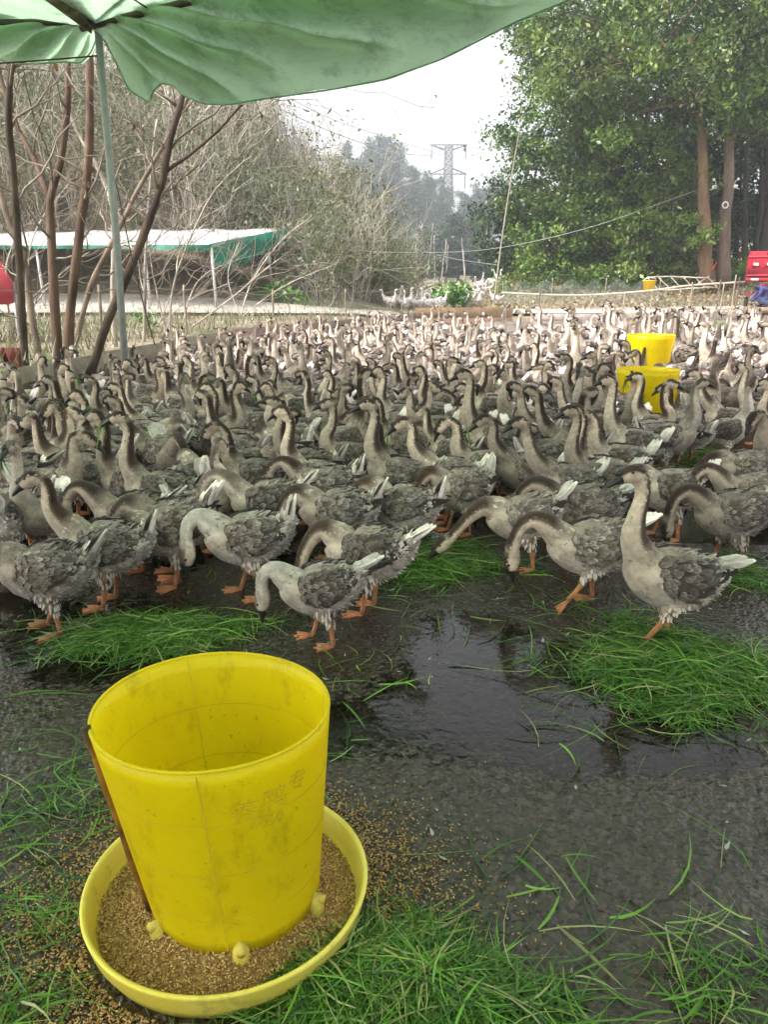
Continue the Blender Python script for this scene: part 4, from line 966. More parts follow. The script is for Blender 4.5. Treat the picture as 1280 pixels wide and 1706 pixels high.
NR=np.array([(.054,.053),(.036,.038),(.0290,.031),(.0275,.029),(.033,.035),(.034,.038),(.024,.026)])
def goose_parts(neck='up',yaw=0.0,hyaw=0.0,pitch=0.0,tail=60,legs=((0.0,0),(0.02,0)),hi=True,white=0.0,seed=0,bulk=1.0,wingdrop=0.0,neckvar=0.0,primlen=1.0,pale=0.0):
    r=np.random.default_rng(1000+seed); pitch=pitch+(5 if neck in('up','tall','lean','back','half','crook') else 0); q=R(pitch)
    X=BODYP[:,0].copy(); Z=BODYP[:,1].copy(); hx,hz=-0.02,0.30
    x2=(X-hx)*math.cos(q)-(Z-hz)*math.sin(q)+hx; z2=(X-hx)*math.sin(q)+(Z-hz)*math.cos(q)+hz
    nb=len(X); ctl=np.zeros((nb+7,5)); ctl[:nb,0]=x2; ctl[:nb,2]=z2; ctl[:nb,3]=BODYP[:,2]*bulk; ctl[:nb,4]=BODYP[:,3]*bulk
    ta_=R(tail); tl_=np.array([-math.cos(ta_),0,math.sin(ta_)]); ttip=np.array([[*(np.array([x2[0],0,z2[0]])+tl_*0.135),0.013,0.005],[*(np.array([x2[0],0,z2[0]])+tl_*0.075),0.036,0.012]])
    sh=np.array([x2[-1]+0.012,z2[-1]+0.012])
    yw=np.zeros(nb+7)
    for i,(dx,dz) in enumerate(NECK[neck]):
        f=(i+1)/5.0; a=R(yaw)*min(1,f)+R(hyaw)*max(0,min(1,(i-2)/2.0))
        dx=dx*(1+neckvar*r.normal(0,0.08)); dz=dz*(1+neckvar*r.normal(0,0.06))
        if i<5: px,py=dx*math.cos(R(yaw)*min(1,f)),dx*math.sin(R(yaw)*min(1,f)); lastx,lasty,ldx=px,py,dx
        else: px,py=lastx+(dx-ldx)*math.cos(a),lasty+(dx-ldx)*math.sin(a)
        ctl[nb+i]=(sh[0]+px,py,sh[1]+dz,*NR[i]); yw[nb+i]=a
    zmin=ctl[nb+6,2]
    nr,ns=(68,20) if hi else (26,8)
    S=catmull(np.hstack([np.vstack([ttip,ctl]),np.concatenate([[0,0],yw])[:,None]]),nr); Pp=S[:,:3]; ry=np.abs(S[:,3]); rz=np.abs(S[:,4]); ya=S[:,5]
    T=np.gradient(Pp,axis=0); T/=np.linalg.norm(T,axis=1)[:,None]
    side=np.stack([-np.sin(ya),np.cos(ya),0*ya],1); side-=T*(side*T).sum(1)[:,None]; side/=np.linalg.norm(side,axis=1)[:,None]; D=np.cross(T,side)
    th=np.linspace(0,2*np.pi,ns,endpoint=False)
    V=Pp[:,None,:]+side[:,None,:]*(ry[:,None]*np.cos(th))[...,None]+D[:,None,:]*(rz[:,None]*np.sin(th))[...,None]
    u=np.linspace(-2,nb+6,nr)            # control index
    # plumage colours by place on the bird
    dors=np.sin(th)[None,:]*np.ones((nr,1)); U=u[:,None]*np.ones((1,ns))
    col=np.zeros((nr,ns,3))
    body=U<nb-0.6
    k=np.clip((dors+0.25)/0.7,0,1)[...,None]; bodycol=FLANK*(1-k)+BACK*k
    rear=np.clip((2.6-U)/1.6,0,1)[...,None]*np.maximum(1-1.1*k,np.clip(0.3-U,0,1)[...,None]); bodycol=bodycol*(1-rear)+WHITE*rear
    bel=np.clip((-dors-0.3)/0.5,0,1)[...,None]*np.clip((5.2-U)/2,0,1)[...,None]; bodycol=bodycol*(1-bel)+WHITE*0.85*bel
    tlc=np.clip(0.2-U,0,1)[...,None]; ctr=np.clip(1-np.abs(np.cos(th))/0.55,0,1)[None,:,None]*np.clip((U+2.0)/0.9,0,1)[...,None]; tc=WHITE*(1-ctr)+FLANK*0.8*ctr; bodycol=bodycol*(1-tlc)+tc*tlc
    fr=np.clip((U-4.6)/1.6,0,1)[...,None]*(1-0.6*k); bodycol=bodycol*(1-fr)+BREAST*fr
    stripe=np.clip((dors-0.12)/0.22,0,1)*np.clip((U-(nb-1.4))/1.2,0,1); hd=np.clip((U-(nb+3.2))/0.8,0,1)
    stripe=np.maximum(stripe*(1-hd),hd*np.clip((dors-0.30)/0.2,0,1))[...,None]
    neckc=CREAM*(1+0.12*np.clip(-dors,0,1))[...,None]*np.ones(3)
    tan=np.clip((nb+1.2-U)/2,0,1)[...,None]; neckc=neckc*(1-tan)+BREAST*tan
    if white>0: wv=(white*(1-0.8*hd))[...,None]; neckc=neckc*(1-wv)+np.array((0.62,0.58,0.52))*wv; stripe=stripe*(1-0.9*wv)
    nc=neckc*(1-stripe)+BROWN*stripe
    w_=np.clip((U-(nb-1.8))/1.3,0,1)[...,None]; col=bodycol*(1-w_)+nc*w_
    if pale: col=col*(1-pale)+np.array((0.5,0.46,0.41))*pale
    mb=MB(); i,j=np.meshgrid(np.arange(nr-1),np.arange(ns),indexing='ij'); j2=(j+1)%ns
    mb.add(V.reshape(-1,3),np.stack([i*ns+j,i*ns+j2,(i+1)*ns+j2,(i+1)*ns+j],-1).reshape(-1,4),col.reshape(-1,3))
    mb.fn.append([kk for kk in range(ns)][::-1]); mb.fn.append([(nr-1)*ns+kk for kk in range(ns)])
    # feathers lying over the body
    def feather(p,t,n,L_,W_,lift,cc,ce):
        s=np.cross(n,t); s/=np.linalg.norm(s,axis=1)[:,None]
        n_=len(p); L_=np.broadcast_to(L_,(n_,))[:,None]; W_=np.broadcast_to(W_,(n_,))[:,None]; lift=np.broadcast_to(lift,(n_,))[:,None]
        mid=p+t*L_*0.55+n*lift; tip=p+t*L_+n*lift*0.6
        Vf=np.stack([p-n*0.002,mid+s*W_-n*lift*0.7,mid+n*0.001,mid-s*W_-n*lift*0.7,tip+s*W_*0.45,tip-s*W_*0.45],1).reshape(-1,3)
        f=np.array([(0,1,2),(0,2,3),(1,4,2),(2,4,5),(2,5,3)]); F_=(np.arange(n_)[:,None,None]*6+f[None]).reshape(-1,3)
        C_=np.stack([cc,ce,cc,ce,ce,ce],1).reshape(-1,3); return Vf,F_,C_
    def surf(uu,tt):
        fi=np.interp(uu,u,np.arange(nr)); ii=np.clip(fi.astype(int),0,nr-2); g=(fi-ii)[:,None]
        lp=lambda A:A[ii]*(1-g)+A[ii+1]*g
        s_,d_,t_=lp(side),lp(D),lp(T); a_=lp(ry[:,None]); b_=lp(rz[:,None]); n=s_*np.cos(tt)[:,None]*b_+d_*np.sin(tt)[:,None]*a_; n/=np.linalg.norm(n,axis=1)[:,None]
        return lp(Pp)+s_*a_*np.cos(tt)[:,None]+d_*b_*np.sin(tt)[:,None],n,-t_
    nf=620 if hi else 70
    uu=r.uniform(1.4,7.6,nf); tt=r.uniform(-1.1,np.pi+1.1,nf); p,n,t=surf(uu,tt); ds=np.sin(tt)
    bk=np.clip((ds+0.2)/0.7,0,1)[:,None]; cc=FLANK*(1-bk)+BACK*bk; rr_=np.clip((2.4-uu)/1.2,0,1)[:,None]*(1-bk); cc=cc*(1-rr_)+WHITE*0.85*rr_
    ff=np.clip((uu-5.2)/1.5,0,1)[:,None]*(1-0.5*bk); cc=cc*(1-ff)+BREAST*ff
    if white: cc=cc*(1-0.35*white)+WHITE*0.6*0.35*white+0*cc
    jit=(1+0.22*r.normal(size=(nf,1))).clip(0.5,1.6); cc=cc*jit; pe_=r.random((nf,1))**2.2; ce=cc*1.2+0.02+pe_*0.22
    sc_=1.0 if hi else 1.9
    t=t+n*r.normal(0.0,0.08,(nf,1))+np.cross(n,t)*r.normal(0,0.28,(nf,1)); t/=np.linalg.norm(t,axis=1)[:,None]
    mb.add(*feather(p+n*0.001,t,n,r.uniform(0.018,0.050,nf)*sc_,r.uniform(0.005,0.014,nf)*sc_,r.uniform(0.001,0.0035,nf),cc*0.85,ce.clip(0,0.75)))
    # downy rear and belly
    nf=620 if hi else 36
    uu=r.uniform(-0.2,4.8,nf); tt=r.uniform(np.pi*0.95,np.pi*2.05,nf); p,n,t=surf(uu,tt)
    cc=(WHITE*(0.95+0.2*r.normal(size=(nf,1))).clip(0.6,1.2)); up_=np.clip((uu-3.2)/1.4,0,1)[:,None]; cc=cc*(1-0.5*up_); sd_=np.clip((np.sin(tt)+0.75)/0.6,0,1)[:,None]; cc=cc*(1-sd_)+FLANK*1.25*sd_*(1+0.15*r.normal(size=(nf,1))).clip(0.6,1.4)
    t=t*0.8+n*r.uniform(0.0,0.22,(nf,1))+np.array([0,0,-0.2])+r.normal(0,0.2,(nf,3)); t/=np.linalg.norm(t,axis=1)[:,None]
    mb.add(*feather(p,t,n,r.uniform(0.016,0.032,nf)*sc_,r.uniform(0.004,0.008,nf)*sc_,0.002,cc*0.9,cc.clip(0,0.75)))
    if hi:      # short neck plumage
        nf=300; uu=r.uniform(7.3,nb+5.2,nf); tt=r.uniform(0,2*np.pi,nf); p,n,t=surf(uu,tt)
        ri=np.clip(np.interp(uu,u,np.arange(nr)).astype(int),0,nr-1); cc=col[ri,(tt/(2*np.pi)*ns).astype(int)%ns]*(1+0.13*r.normal(size=(nf,1))).clip(0.6,1.4)
        t=t+n*0.06+np.cross(n,t)*r.normal(0,0.2,(nf,1)); t/=np.linalg.norm(t,axis=1)[:,None]
        mb.add(*feather(p,t,n,r.uniform(0.010,0.022,nf),r.uniform(0.003,0.006,nf),0.0015,cc*0.92,cc.clip(0,0.8)))
    # legs, joined to the body
    for sgn,(fx,lift) in zip((-1,1),legs):
        hip=np.array([-0.015,sgn*0.068,0.235]); kn=np.array([0.01+fx*0.3,sgn*0.072,0.155+lift*0.5]); ank=np.array([fx-0.01,sgn*0.068,0.018+lift])
        hk=np.array([fx*0.6-0.02-lift*0.4,sgn*0.07,0.115+lift*0.85])
        tube(mb,catmull([hip,kn*0.6+hip*0.4,hk+[0,0,0.012]],6),np.linspace(0.060,0.017,6),9 if hi else 6,np.linspace(1,0,6)[:,None]*FLANK*1.3+np.linspace(0,1,6)[:,None]*np.array((0.35,0.24,0.16)))
        if hi:
            nt_=60; a_=r.uniform(0,6.28,nt_); hh=r.random(nt_)[:,None]; cpt=hip*(1-hh)+(hk+[0,0,0.02])*hh; rad=0.056*(1-hh)+0.018*hh
            n_=np.stack([np.cos(a_),np.sin(a_),0*a_],1); mb.add(*feather(cpt+n_*rad,np.tile([0,0,-1.0],(nt_,1))+n_*0.15,n_,r.uniform(0.02,0.035,nt_),0.006,0.003,np.tile(FLANK*1.4,(nt_,1)),np.tile(WHITE,(nt_,1))))
        oc=ORANGE*(1+0.12*r.normal())
        tube(mb,np.array([hk+[0,0,0.015],hk,hk*0.5+ank*0.5,ank]),[0.015,0.0145,0.0105,0.012],8 if hi else 5,oc)
        # webbed foot
        a0=-0.75 if lift>0.02 else 0.0; fr_=np.array([math.cos(a0),0,math.sin(a0)]); ft=[]
        zf=ank[2]-0.010
        toe=[(-0.005,-.008),(0.045,-.030),(0.085,-.046),(0.076,-.022),(0.098,0.0),(0.076,.022),(0.085,.046),(0.045,.030),(-0.005,.008)]
        toe=[(a,b+sgn*0.1*a) for a,b in toe]
        up3=[np.array([ank[0]+a*fr_[0],ank[1]+b,zf+a*fr_[2]+(0.010 if a<0.01 else 0.004 if k_ in (1,7) else 0.0015)]) for k_,(a,b) in enumerate(toe)]
        dn3=[p_-np.array([0,0,0.007]) for p_ in up3]
        if lift<=0.02:
            for p_ in dn3: p_[2]=max(0.0,zf-0.008)
        k9=len(toe); Vt=np.array(up3+dn3); Ft=[tuple(range(k9)),tuple(range(2*k9-1,k9-1,-1))]+[(k_,(k_+1)%k9+0 if False else k_,0,0) for k_ in []]
        Ft+=[(k9+k_,k9+(k_+1)%k9,(k_+1)%k9,k_) for k_ in range(k9)]
        mb.add(Vt,Ft,oc*1.05)
        if hi:
            for (a,b) in (toe[2],toe[4],toe[6]):
                e=np.array([ank[0]+a*fr_[0],ank[1]+b,zf+a*fr_[2]+0.003]); tube(mb,[ank+[0,0,-0.004],(ank+e)/2+[0,0,0.0],e],[0.008,0.006,0.004],5,oc*0.95)
    parts={'body':mb}
    # folded wings
    cq,sq=math.cos(q),math.sin(q)
    def rp(A):
        A=np.array(A,float); x=A[...,0]-hx; z=A[...,2]-hz; B=A.copy(); B[...,0]=x*cq-z*sq+hx; B[...,2]=x*sq+z*cq+hz; return B
    def rv(A):
        A=np.array(A,float); B=A.copy(); B[...,0]=A[...,0]*cq-A[...,2]*sq; B[...,2]=A[...,0]*sq+A[...,2]*cq; return B
    for sgn in(-1,1):
        wb=MB(); nl,na=(18,12) if hi else (8,6)
        a=np.linspace(0.001,np.pi-0.001,nl); b=np.linspace(0,2*np.pi,na,endpoint=False)
        def wp(aa,bb):
            f=np.cos(aa); x=-0.030+0.143*f; hh=np.sin(aa)**0.8*0.082*(1-0.25*(f<0)*(-f)); yy=(0.106+0.012*(1-f**2)-0.045*np.clip(-f,0,1)**1.5-0.028*np.clip(f,0,1)**2)*bulk
            zz=0.335-wingdrop*0.03+0.022*np.clip(-f,0,1)
            return np.stack([x+0*bb,sgn*(yy+np.cos(bb)*0.03*np.sin(aa)-np.sin(bb)*0.028*np.sin(aa)),zz+np.sin(bb)*hh],-1)
        A,B=np.meshgrid(a,b,indexing='ij'); Wv=rp(wp(A,B)).reshape(-1,3)
        i,j=np.meshgrid(np.arange(nl-1),np.arange(na),indexing='ij'); j2=(j+1)%na
        wc=np.tile(BACK*0.5,(len(Wv),1)); wb.add(Wv,np.stack([i*na+j,i*na+j2,(i+1)*na+j2,(i+1)*na+j],-1).reshape(-1,4),wc)
        nf=220 if hi else 26
        aa=r.uniform(0.35,2.75,nf); bb=r.uniform(-1.15,1.75,nf); p=rp(wp(aa,bb)); e=1e-3
        ta=rp(wp(aa+e,bb))-p; tb=rp(wp(aa,bb+e))-p; ta/=np.linalg.norm(ta,axis=1)[:,None]; n=np.cross(tb,ta)*sgn; n/=np.linalg.norm(n,axis=1)[:,None]+1e-9
        n=np.where((n[:,1]*sgn<0)[:,None],-n,n)
        big=np.clip((aa-1.0)/1.4,0,1)[:,None]; cc=BACK*(0.68-0.50*big)*(1+0.25*r.normal(size=(nf,1))).clip(0.45,1.6); pe_=r.random((nf,1))**2.2; ce=(cc*1.3+0.012+pe_*0.20)
        t=ta+n*r.normal(0.012,0.03,(nf,1))+tb/np.linalg.norm(tb,axis=1)[:,None]*r.normal(0.1,0.18,(nf,1)); t/=np.linalg.norm(t,axis=1)[:,None]
        sc_=1 if hi else 2.0
        wb.add(*feather(p+n*0.002,t,n,(0.032+0.03*big[:,0])*r.uniform(0.8,1.2,nf)*sc_,(0.011+0.003*big[:,0])*sc_,0.0026,cc,ce))
        npf=8 if hi else 4
        for k_ in range(npf):     # flight feathers
            f=k_/(npf-1); p0=rp(np.array([[-0.040-0.025*f,sgn*(0.130-0.020*f)*bulk,0.325+0.038*f]])); L_=(0.13+0.075*f)*min(primlen,1.1)
            t=rv(np.array([[-1.0,-sgn*(0.30+0.08*f),0.10+0.06*f+0.02*r.normal()]])); t/=np.linalg.norm(t); n=rv(np.array([[0.0,sgn*0.75,0.6]]))
            n-=t*(n*t).sum(); n/=np.linalg.norm(n); cc=np.array([DARK*(1+0.15*r.normal())]); wb.add(*feather(p0,t,n,L_,0.0155,0.006,cc,cc*1.7))
        parts['wing%d'%sgn]=wb
    # tail fan
    tb=MB(); p0=rp(np.array([[-0.197,0,0.385]]))[0]; nt_=11 if hi else 5; ta=R(tail)
    for k_ in range(nt_):
        f=(k_/(nt_-1)-0.5)*2; t=np.array([[-math.cos(ta),f*0.17,math.sin(ta)-0.03*abs(f)]]); t/=np.linalg.norm(t); n=np.array([[math.sin(ta),0,math.cos(ta)]]); n-=t*(n*t).sum(); n/=np.linalg.norm(n)
        cg=np.array([WHITE*0.7]) if r.random()<0.6 else np.array([FLANK*1.2]); L_=0.15*(1-0.15*abs(f))*r.uniform(0.9,1.1)
        tb.add(*feather(p0[None]+np.array([[0,f*0.03,0]])-t*0.02+n*0.003*abs(k_-nt_//2),t,n,L_,0.023 if hi else 0.028,0.002,cg,np.array([WHITE*1.05])))
    nf=40 if hi else 8; a_=r.uniform(0,6.28,nf); pp=p0+np.stack([0.02*np.cos(a_)+0.015,0.042*np.sin(a_),-0.01+0.02*np.cos(a_)],1)
    t=np.array([-math.cos(ta),0,math.sin(ta)])+r.normal(0,0.16,(nf,3)); t/=np.linalg.norm(t,axis=1)[:,None]; n=r.normal(size=(nf,3)); n-=t*(n*t).sum(1)[:,None]; n/=np.linalg.norm(n,axis=1)[:,None]
    cc=WHITE*(0.95+0.15*r.normal(size=(nf,1))).clip(0.6,1.15); tb.add(*feather(pp,t,n,r.uniform(0.03,0.06,nf)*(1 if hi else 1.4),0.009 if hi else 0.016,0.002,cc,cc.clip(0,0.75)))
    parts['tail']=tb
    # bill and eyes
    e=Pp[-1]; T1=T[-1]; s1=side[-1]; d1=D[-1]; bm=MB(); nb_=7 if hi else 5; nsb=10 if hi else 6
    tt_=np.linspace(0,1,nb_); ctr=e+T1*(tt_[:,None]*0.086-0.012)-d1*(0.010*tt_**1.5)[:,None]
    w=np.interp(tt_,[0,.25,.7,.9,1],[.020,.019,.0155,.013,.004]); h=np.interp(tt_,[0,.2,.5,.85,1],[.024,.023,.014,.0085,.003]); a=np.linspace(0,2*np.pi,nsb,endpoint=False)
    Vb=ctr[:,None,:]+s1*(w[:,None]*np.cos(a))[...,None]+d1*(h[:,None]*np.sin(a))[...,None]
    i,j=np.meshgrid(np.arange(nb_-1),np.arange(nsb),indexing='ij'); j2=(j+1)%nsb
    bm.add(Vb.reshape(-1,3),np.stack([i*nsb+j,i*nsb+j2,(i+1)*nsb+j2,(i+1)*nsb+j],-1).reshape(-1,4),(0.022,0.019,0.018))
    bm.fn.append(list(range(nsb))[::-1]); bm.fn.append([(nb_-1)*nsb+k_ for k_ in range(nsb)])
    # forehead knob
    kc=e-T1*0.004+d1*0.020; tube(bm,[kc-T1*0.02-d1*0.004,kc-T1*0.012+d1*0.002,kc+d1*0.003,kc+T1*0.014-d1*0.001,kc+T1*0.022-d1*0.006],[0.004,0.012,0.0145,0.011,0.003],nsb,(0.03,0.024,0.02))
    parts['bill']=bm; hm=int(np.argmin(np.abs(u-(nb+5.15))))
    if hi:
        for sgn in(-1,1):
            eb=MB(); c_=Pp[hm]+side[hm]*sgn*ry[hm]*0.90+D[hm]*rz[hm]*0.40; lat=np.linspace(0,np.pi,6); rr_=np.sin(lat)*0.0072+1e-4
            tube(eb,c_[None]+np.cos(lat)[:,None]*side[hm]*sgn*0.0045,rr_,8,(0.01,0.008,0.006)); parts['eye%d'%sgn]=eb
    parts['bill_tip']=e+T1*0.06
    return parts
NMAP={'body':('body','plume'),'wing-1':('wing','plume'),'wing1':('wing','plume'),'tail':('tail','plume'),'bill':('bill','bill'),'eye-1':('eye','eye'),'eye1':('eye','eye')}
class Proto: pass
def proto_hi(**kw):
    p=Proto(); g=goose_parts(hi=True,**kw); p.tip=g.pop('bill_tip'); p.me=[(NMAP[k][0],b.mesh(NMAP[k][0],M[NMAP[k][1]])) for k,b in g.items()]; p.kw=kw; return p
def proto_lo(**kw):
    g=goose_parts(hi=False,**kw); g.pop('bill_tip'); mb=MB()
    for b in g.values(): mb.join(b)
    return mb.mesh('goose',M['plume'])
GEESE=[]      # (x, y, radius) occupied
def put(p,x,y,rz,s,label,group=None):
    z=float(ybase(x,y))-0.002
    e=empty('goose',(x,y,z),R(rz)); e.scale=(s,s,s); tag(e,label,'goose',group or 'geese of the flock')
    for nm,me in p.me: link(nm,me,e)
    GEESE.append((x,y)); PUT.append((e,p)); return e
PUT=[]
STAND=((-0.01,0),(0.02,0)); STEP=((0.05,0),(-0.05,0)); WALK=((0.10,0.05),(-0.03,0)); WALK2=((-0.04,0),(0.11,0.04))
# --- front rows, placed one by one: feet pixel, heading (0 right, 90 away, 180 left), shape
FRONT=[
 (1103,1072,184,1.03,dict(neck='up',legs=WALK2,tail=12,pitch=8,seed=1,neckvar=0),'tall goose standing upright on the heaped grass at right, one foot lifted'),
 (975,1008,180,1.02,dict(neck='archlow',legs=WALK2,tail=30,pitch=-2,seed=2,yaw=-4),'goose stepping left with arched neck just left of the tall goose'),
 (1208,942,182,1.0,dict(neck='archlow',legs=STEP,tail=60,seed=3,yaw=6),'goose with arched lowered neck and red feet at the right edge'),
 (612,1018,168,1.0,dict(neck='graze',legs=STAND,tail=35,pitch=3,seed=4,yaw=18,primlen=0.7),'brown-backed goose bending away behind the pale small goose in front'),
 (535,1070,186,0.86,dict(neck='peck',legs=STEP,tail=28,pitch=-3,seed=5,white=0.7,yaw=-15,primlen=0.4,pale=0.25),'small pale goose, nearest of all, head bent down behind the feeder'),
 (416,992,190,1.02,dict(neck='peck',legs=STEP,tail=76,pitch=2,seed=6,white=0.75,yaw=18,primlen=0.6),'goose with white neck and brown face pecking, white tail upright'),
 (292,972,205,1.03,dict(neck='low',legs=STAND,tail=50,pitch=-8,seed=7,yaw=0),'goose stretching a long dark neck down to the heaped grass'),
 (88,1052,184,0.98,dict(neck='low',legs=STEP,tail=55,pitch=2,seed=8,primlen=0.4),'fluffy grey goose at the left edge with its head out of view'),
 (182,1006,186,1.0,dict(neck='half',legs=STAND,tail=72,pitch=6,seed=9,primlen=0.5),'goose with bent brown neck facing left, behind the fluffy grey goose'),
 (78,935,262,0.95,dict(neck='up',legs=STAND,tail=50,pitch=6,seed=10,pale=0.2,white=0.3),'pale goose facing the viewer near the left edge'),
 (8,948,120,1.0,dict(neck='graze',legs=STAND,tail=55,seed=11),'goose cut by the left edge with its tail towards the viewer'),
 (228,945,178,1.0,dict(neck='arch',legs=STEP,tail=40,seed=12),'goose with dark arched neck behind the bent brown neck'),
 (290,962,172,1.02,dict(neck='graze',legs=STEP,tail=70,pitch=2,seed=13,primlen=1.15,yaw=10),'goose with long dark wing feathers right of the bent-necked goose'),
 (272,900,184,1.02,dict(neck='up',legs=STAND,tail=55,pitch=10,seed=14),'goose with upright dark neck holding green grass'),
 (428,868,182,1.0,dict(neck='crook',legs=STAND,tail=60,pitch=8,seed=15,yaw=8),'goose with tightly curved pale-sided neck in the left middle'),
 (512,848,178,1.02,dict(neck='up',legs=STAND,tail=62,pitch=8,seed=16,neckvar=1),'upright goose with white tail, behind the two arched necks'),
 (545,888,176,1.0,dict(neck='arch',legs=STEP,tail=75,seed=17),'goose arching its neck into a loop, white tail up'),
 (448,920,180,1.02,dict(neck='arch',legs=STEP,tail=50,seed=18,primlen=1.2,white=0.2),'goose with pale arched neck and long black wing feathers'),
 (562,940,176,1.03,dict(neck='graze',legs=STEP,tail=62,pitch=3,seed=19,primlen=1.1),'large grey goose feeding, its white tail raised before the grass'),
 (668,925,166,1.0,dict(neck='graze',legs=STAND,tail=75,pitch=8,seed=20,primlen=1.1),'dark-winged goose with upright white tail beside the strewn grass'),
 (662,872,182,1.04,dict(neck='up',legs=STAND,tail=55,pitch=14,seed=21),'goose with thick speckled neck upright in the centre'),
 (762,888,196,0.98,dict(neck='graze',legs=STEP,tail=80,pitch=6,seed=22,yaw=20),'goose with black wings and fluffy white upright tail'),
 (866,945,182,0.98,dict(neck='low',legs=STEP,tail=48,pitch=-4,seed=23),'goose reaching forward with reddish face, left of the stepping goose'),
 (965,935,180,1.05,dict(neck='archlow',legs=STAND,tail=30,pitch=0,seed=24,primlen=1.0),'goose with high arched neck directly behind the stepping goose'),
 (1106,896,178,1.03,dict(neck='graze',legs=STEP,tail=62,pitch=5,seed=25,primlen=1.15,yaw=15),'goose with black wingtip and white tail behind the tall goose'),
 (1236,902,182,1.0,dict(neck='arch',legs=STAND,tail=50,seed=26),'dark goose with arched neck at right behind the red-footed goose'),
 (1206,756,150,1.02,dict(neck='lean',legs=STAND,tail=20,pitch=10,seed=27,hyaw=20),'goose standing clear of the rest right of the nearer far feeder'),
 (1282,838,204,1.02,dict(neck='crook',legs=STAND,tail=40,pitch=10,seed=28),'goose with curved neck cut by the right edge'),
 (1084,768,146,0.98,dict(neck='up',legs=STAND,tail=62,pitch=12,seed=29,hyaw=25),'goose before the nearer far feeder with grass in its bill'),
 (1138,775,124,0.98,dict(neck='half',legs=STAND,tail=66,pitch=14,seed=30,hyaw=40),'goose seen from behind at the right side of the nearer feeder'),
 (1046,810,182,1.06,dict(neck='tall',legs=STAND,tail=55,pitch=12,seed=31),'tall goose with pale long neck left of the nearer far feeder'),
 (1022,840,182,1.02,dict(neck='crook',legs=STAND,tail=55,pitch=6,seed=32),'goose with folded neck below the tall pale-necked goose'),
 (935,885,196,1.02,dict(neck='lean',legs=STAND,tail=55,pitch=8,seed=33),'goose leaning its neck left, behind the high arched neck'),
 (986,872,182,1.0,dict(neck='up',legs=STAND,tail=50,pitch=10,seed=34),'goose with upright dark neck and black bill behind the tall front goose'),
 (872,862,182,1.03,dict(neck='half',legs=STAND,tail=55,pitch=8,seed=35),'goose holding grass with a deeply curved neck in the centre right'),
 (818,806,180,1.10,dict(neck='tall',legs=STAND,tail=55,pitch=12,seed=36),'big dark-faced goose with the thickest upright neck in the centre'),
 (800,850,180,1.0,dict(neck='crook',legs=STAND,tail=40,pitch=4,seed=37,yaw=8),'goose with pale folded neck below the big dark-faced goose'),
 (742,868,181,1.02,dict(neck='half',legs=STAND,tail=55,pitch=8,seed=38),'goose with S-curved dark neck and grass, left of centre right'),
 (40,868,176,1.05,dict(neck='arch',legs=STAND,tail=35,seed=39),'goose arching a thick tan neck at the left edge'),
 (330,870,120,1.0,dict(neck='graze',legs=STAND,tail=78,pitch=8,seed=40),'goose seen from behind with white upright tail, left of the curved neck'),
 (35,930,170,1.0,dict(neck='graze',legs=STAND,tail=60,seed=41),'grey goose feeding at left behind the pale goose'),
 (880,800,170,1.0,dict(neck='graze',legs=STAND,tail=75,seed=42),'goose feeding in the centre right, only back and tail showing'),
 (1230,852,178,1.0,dict(neck='low',legs=STAND,tail=60,seed=43),'goose reaching low past the grass at the right'),
]
for k,(x,y,rz,s,kw,lab) in enumerate(FRONT):
    q=on(x,y,0.0); q=on(x,y,float(ybase(q[0],q[1]))); put(proto_hi(**kw),q[0],q[1],rz,s,lab,'geese of the front rows')
# --- middle rows: by the pixel of the head and which way it looks
VAR=[proto_hi(neck=n_,tail=t_,pitch=p_,seed=50+i_,yaw=y_,hyaw=h_,neckvar=1,legs=STAND,primlen=pl_,white=w_) for i_,(n_,t_,p_,y_,h_,pl_,w_) in enumerate((
  ('up',55,10,0,0,1,0),('up',60,12,10,-20,.8,0),('tall',50,10,0,10,1,.15),('lean',60,8,0,0,1,0),('back',45,12,0,0,1.1,0),('half',62,8,-8,0,.9,0),('crook',55,8,6,0,1,0),('up',70,10,-8,30,1,.35),('tall',58,14,8,-25,.8,0),('arch',55,2,0,0,1,0),('graze',72,4,10,0,1.1,0),('lean',50,6,-10,25,1,.1),('crook',66,10,-8,20,.8,0),('up',40,14,0,40,.7,.5),('archlow',60,2,-12,0,1,0),('low',55,-4,8,0,.9,0),('back',60,10,25,30,.8,.2),('lean',48,10,-22,-30,1,0),('tuck',66,0,30,0,.9,.1),('half',58,6,30,20,1,0)))]
HZ={k:NECK[k][5][1]+0.385 for k in NECK}
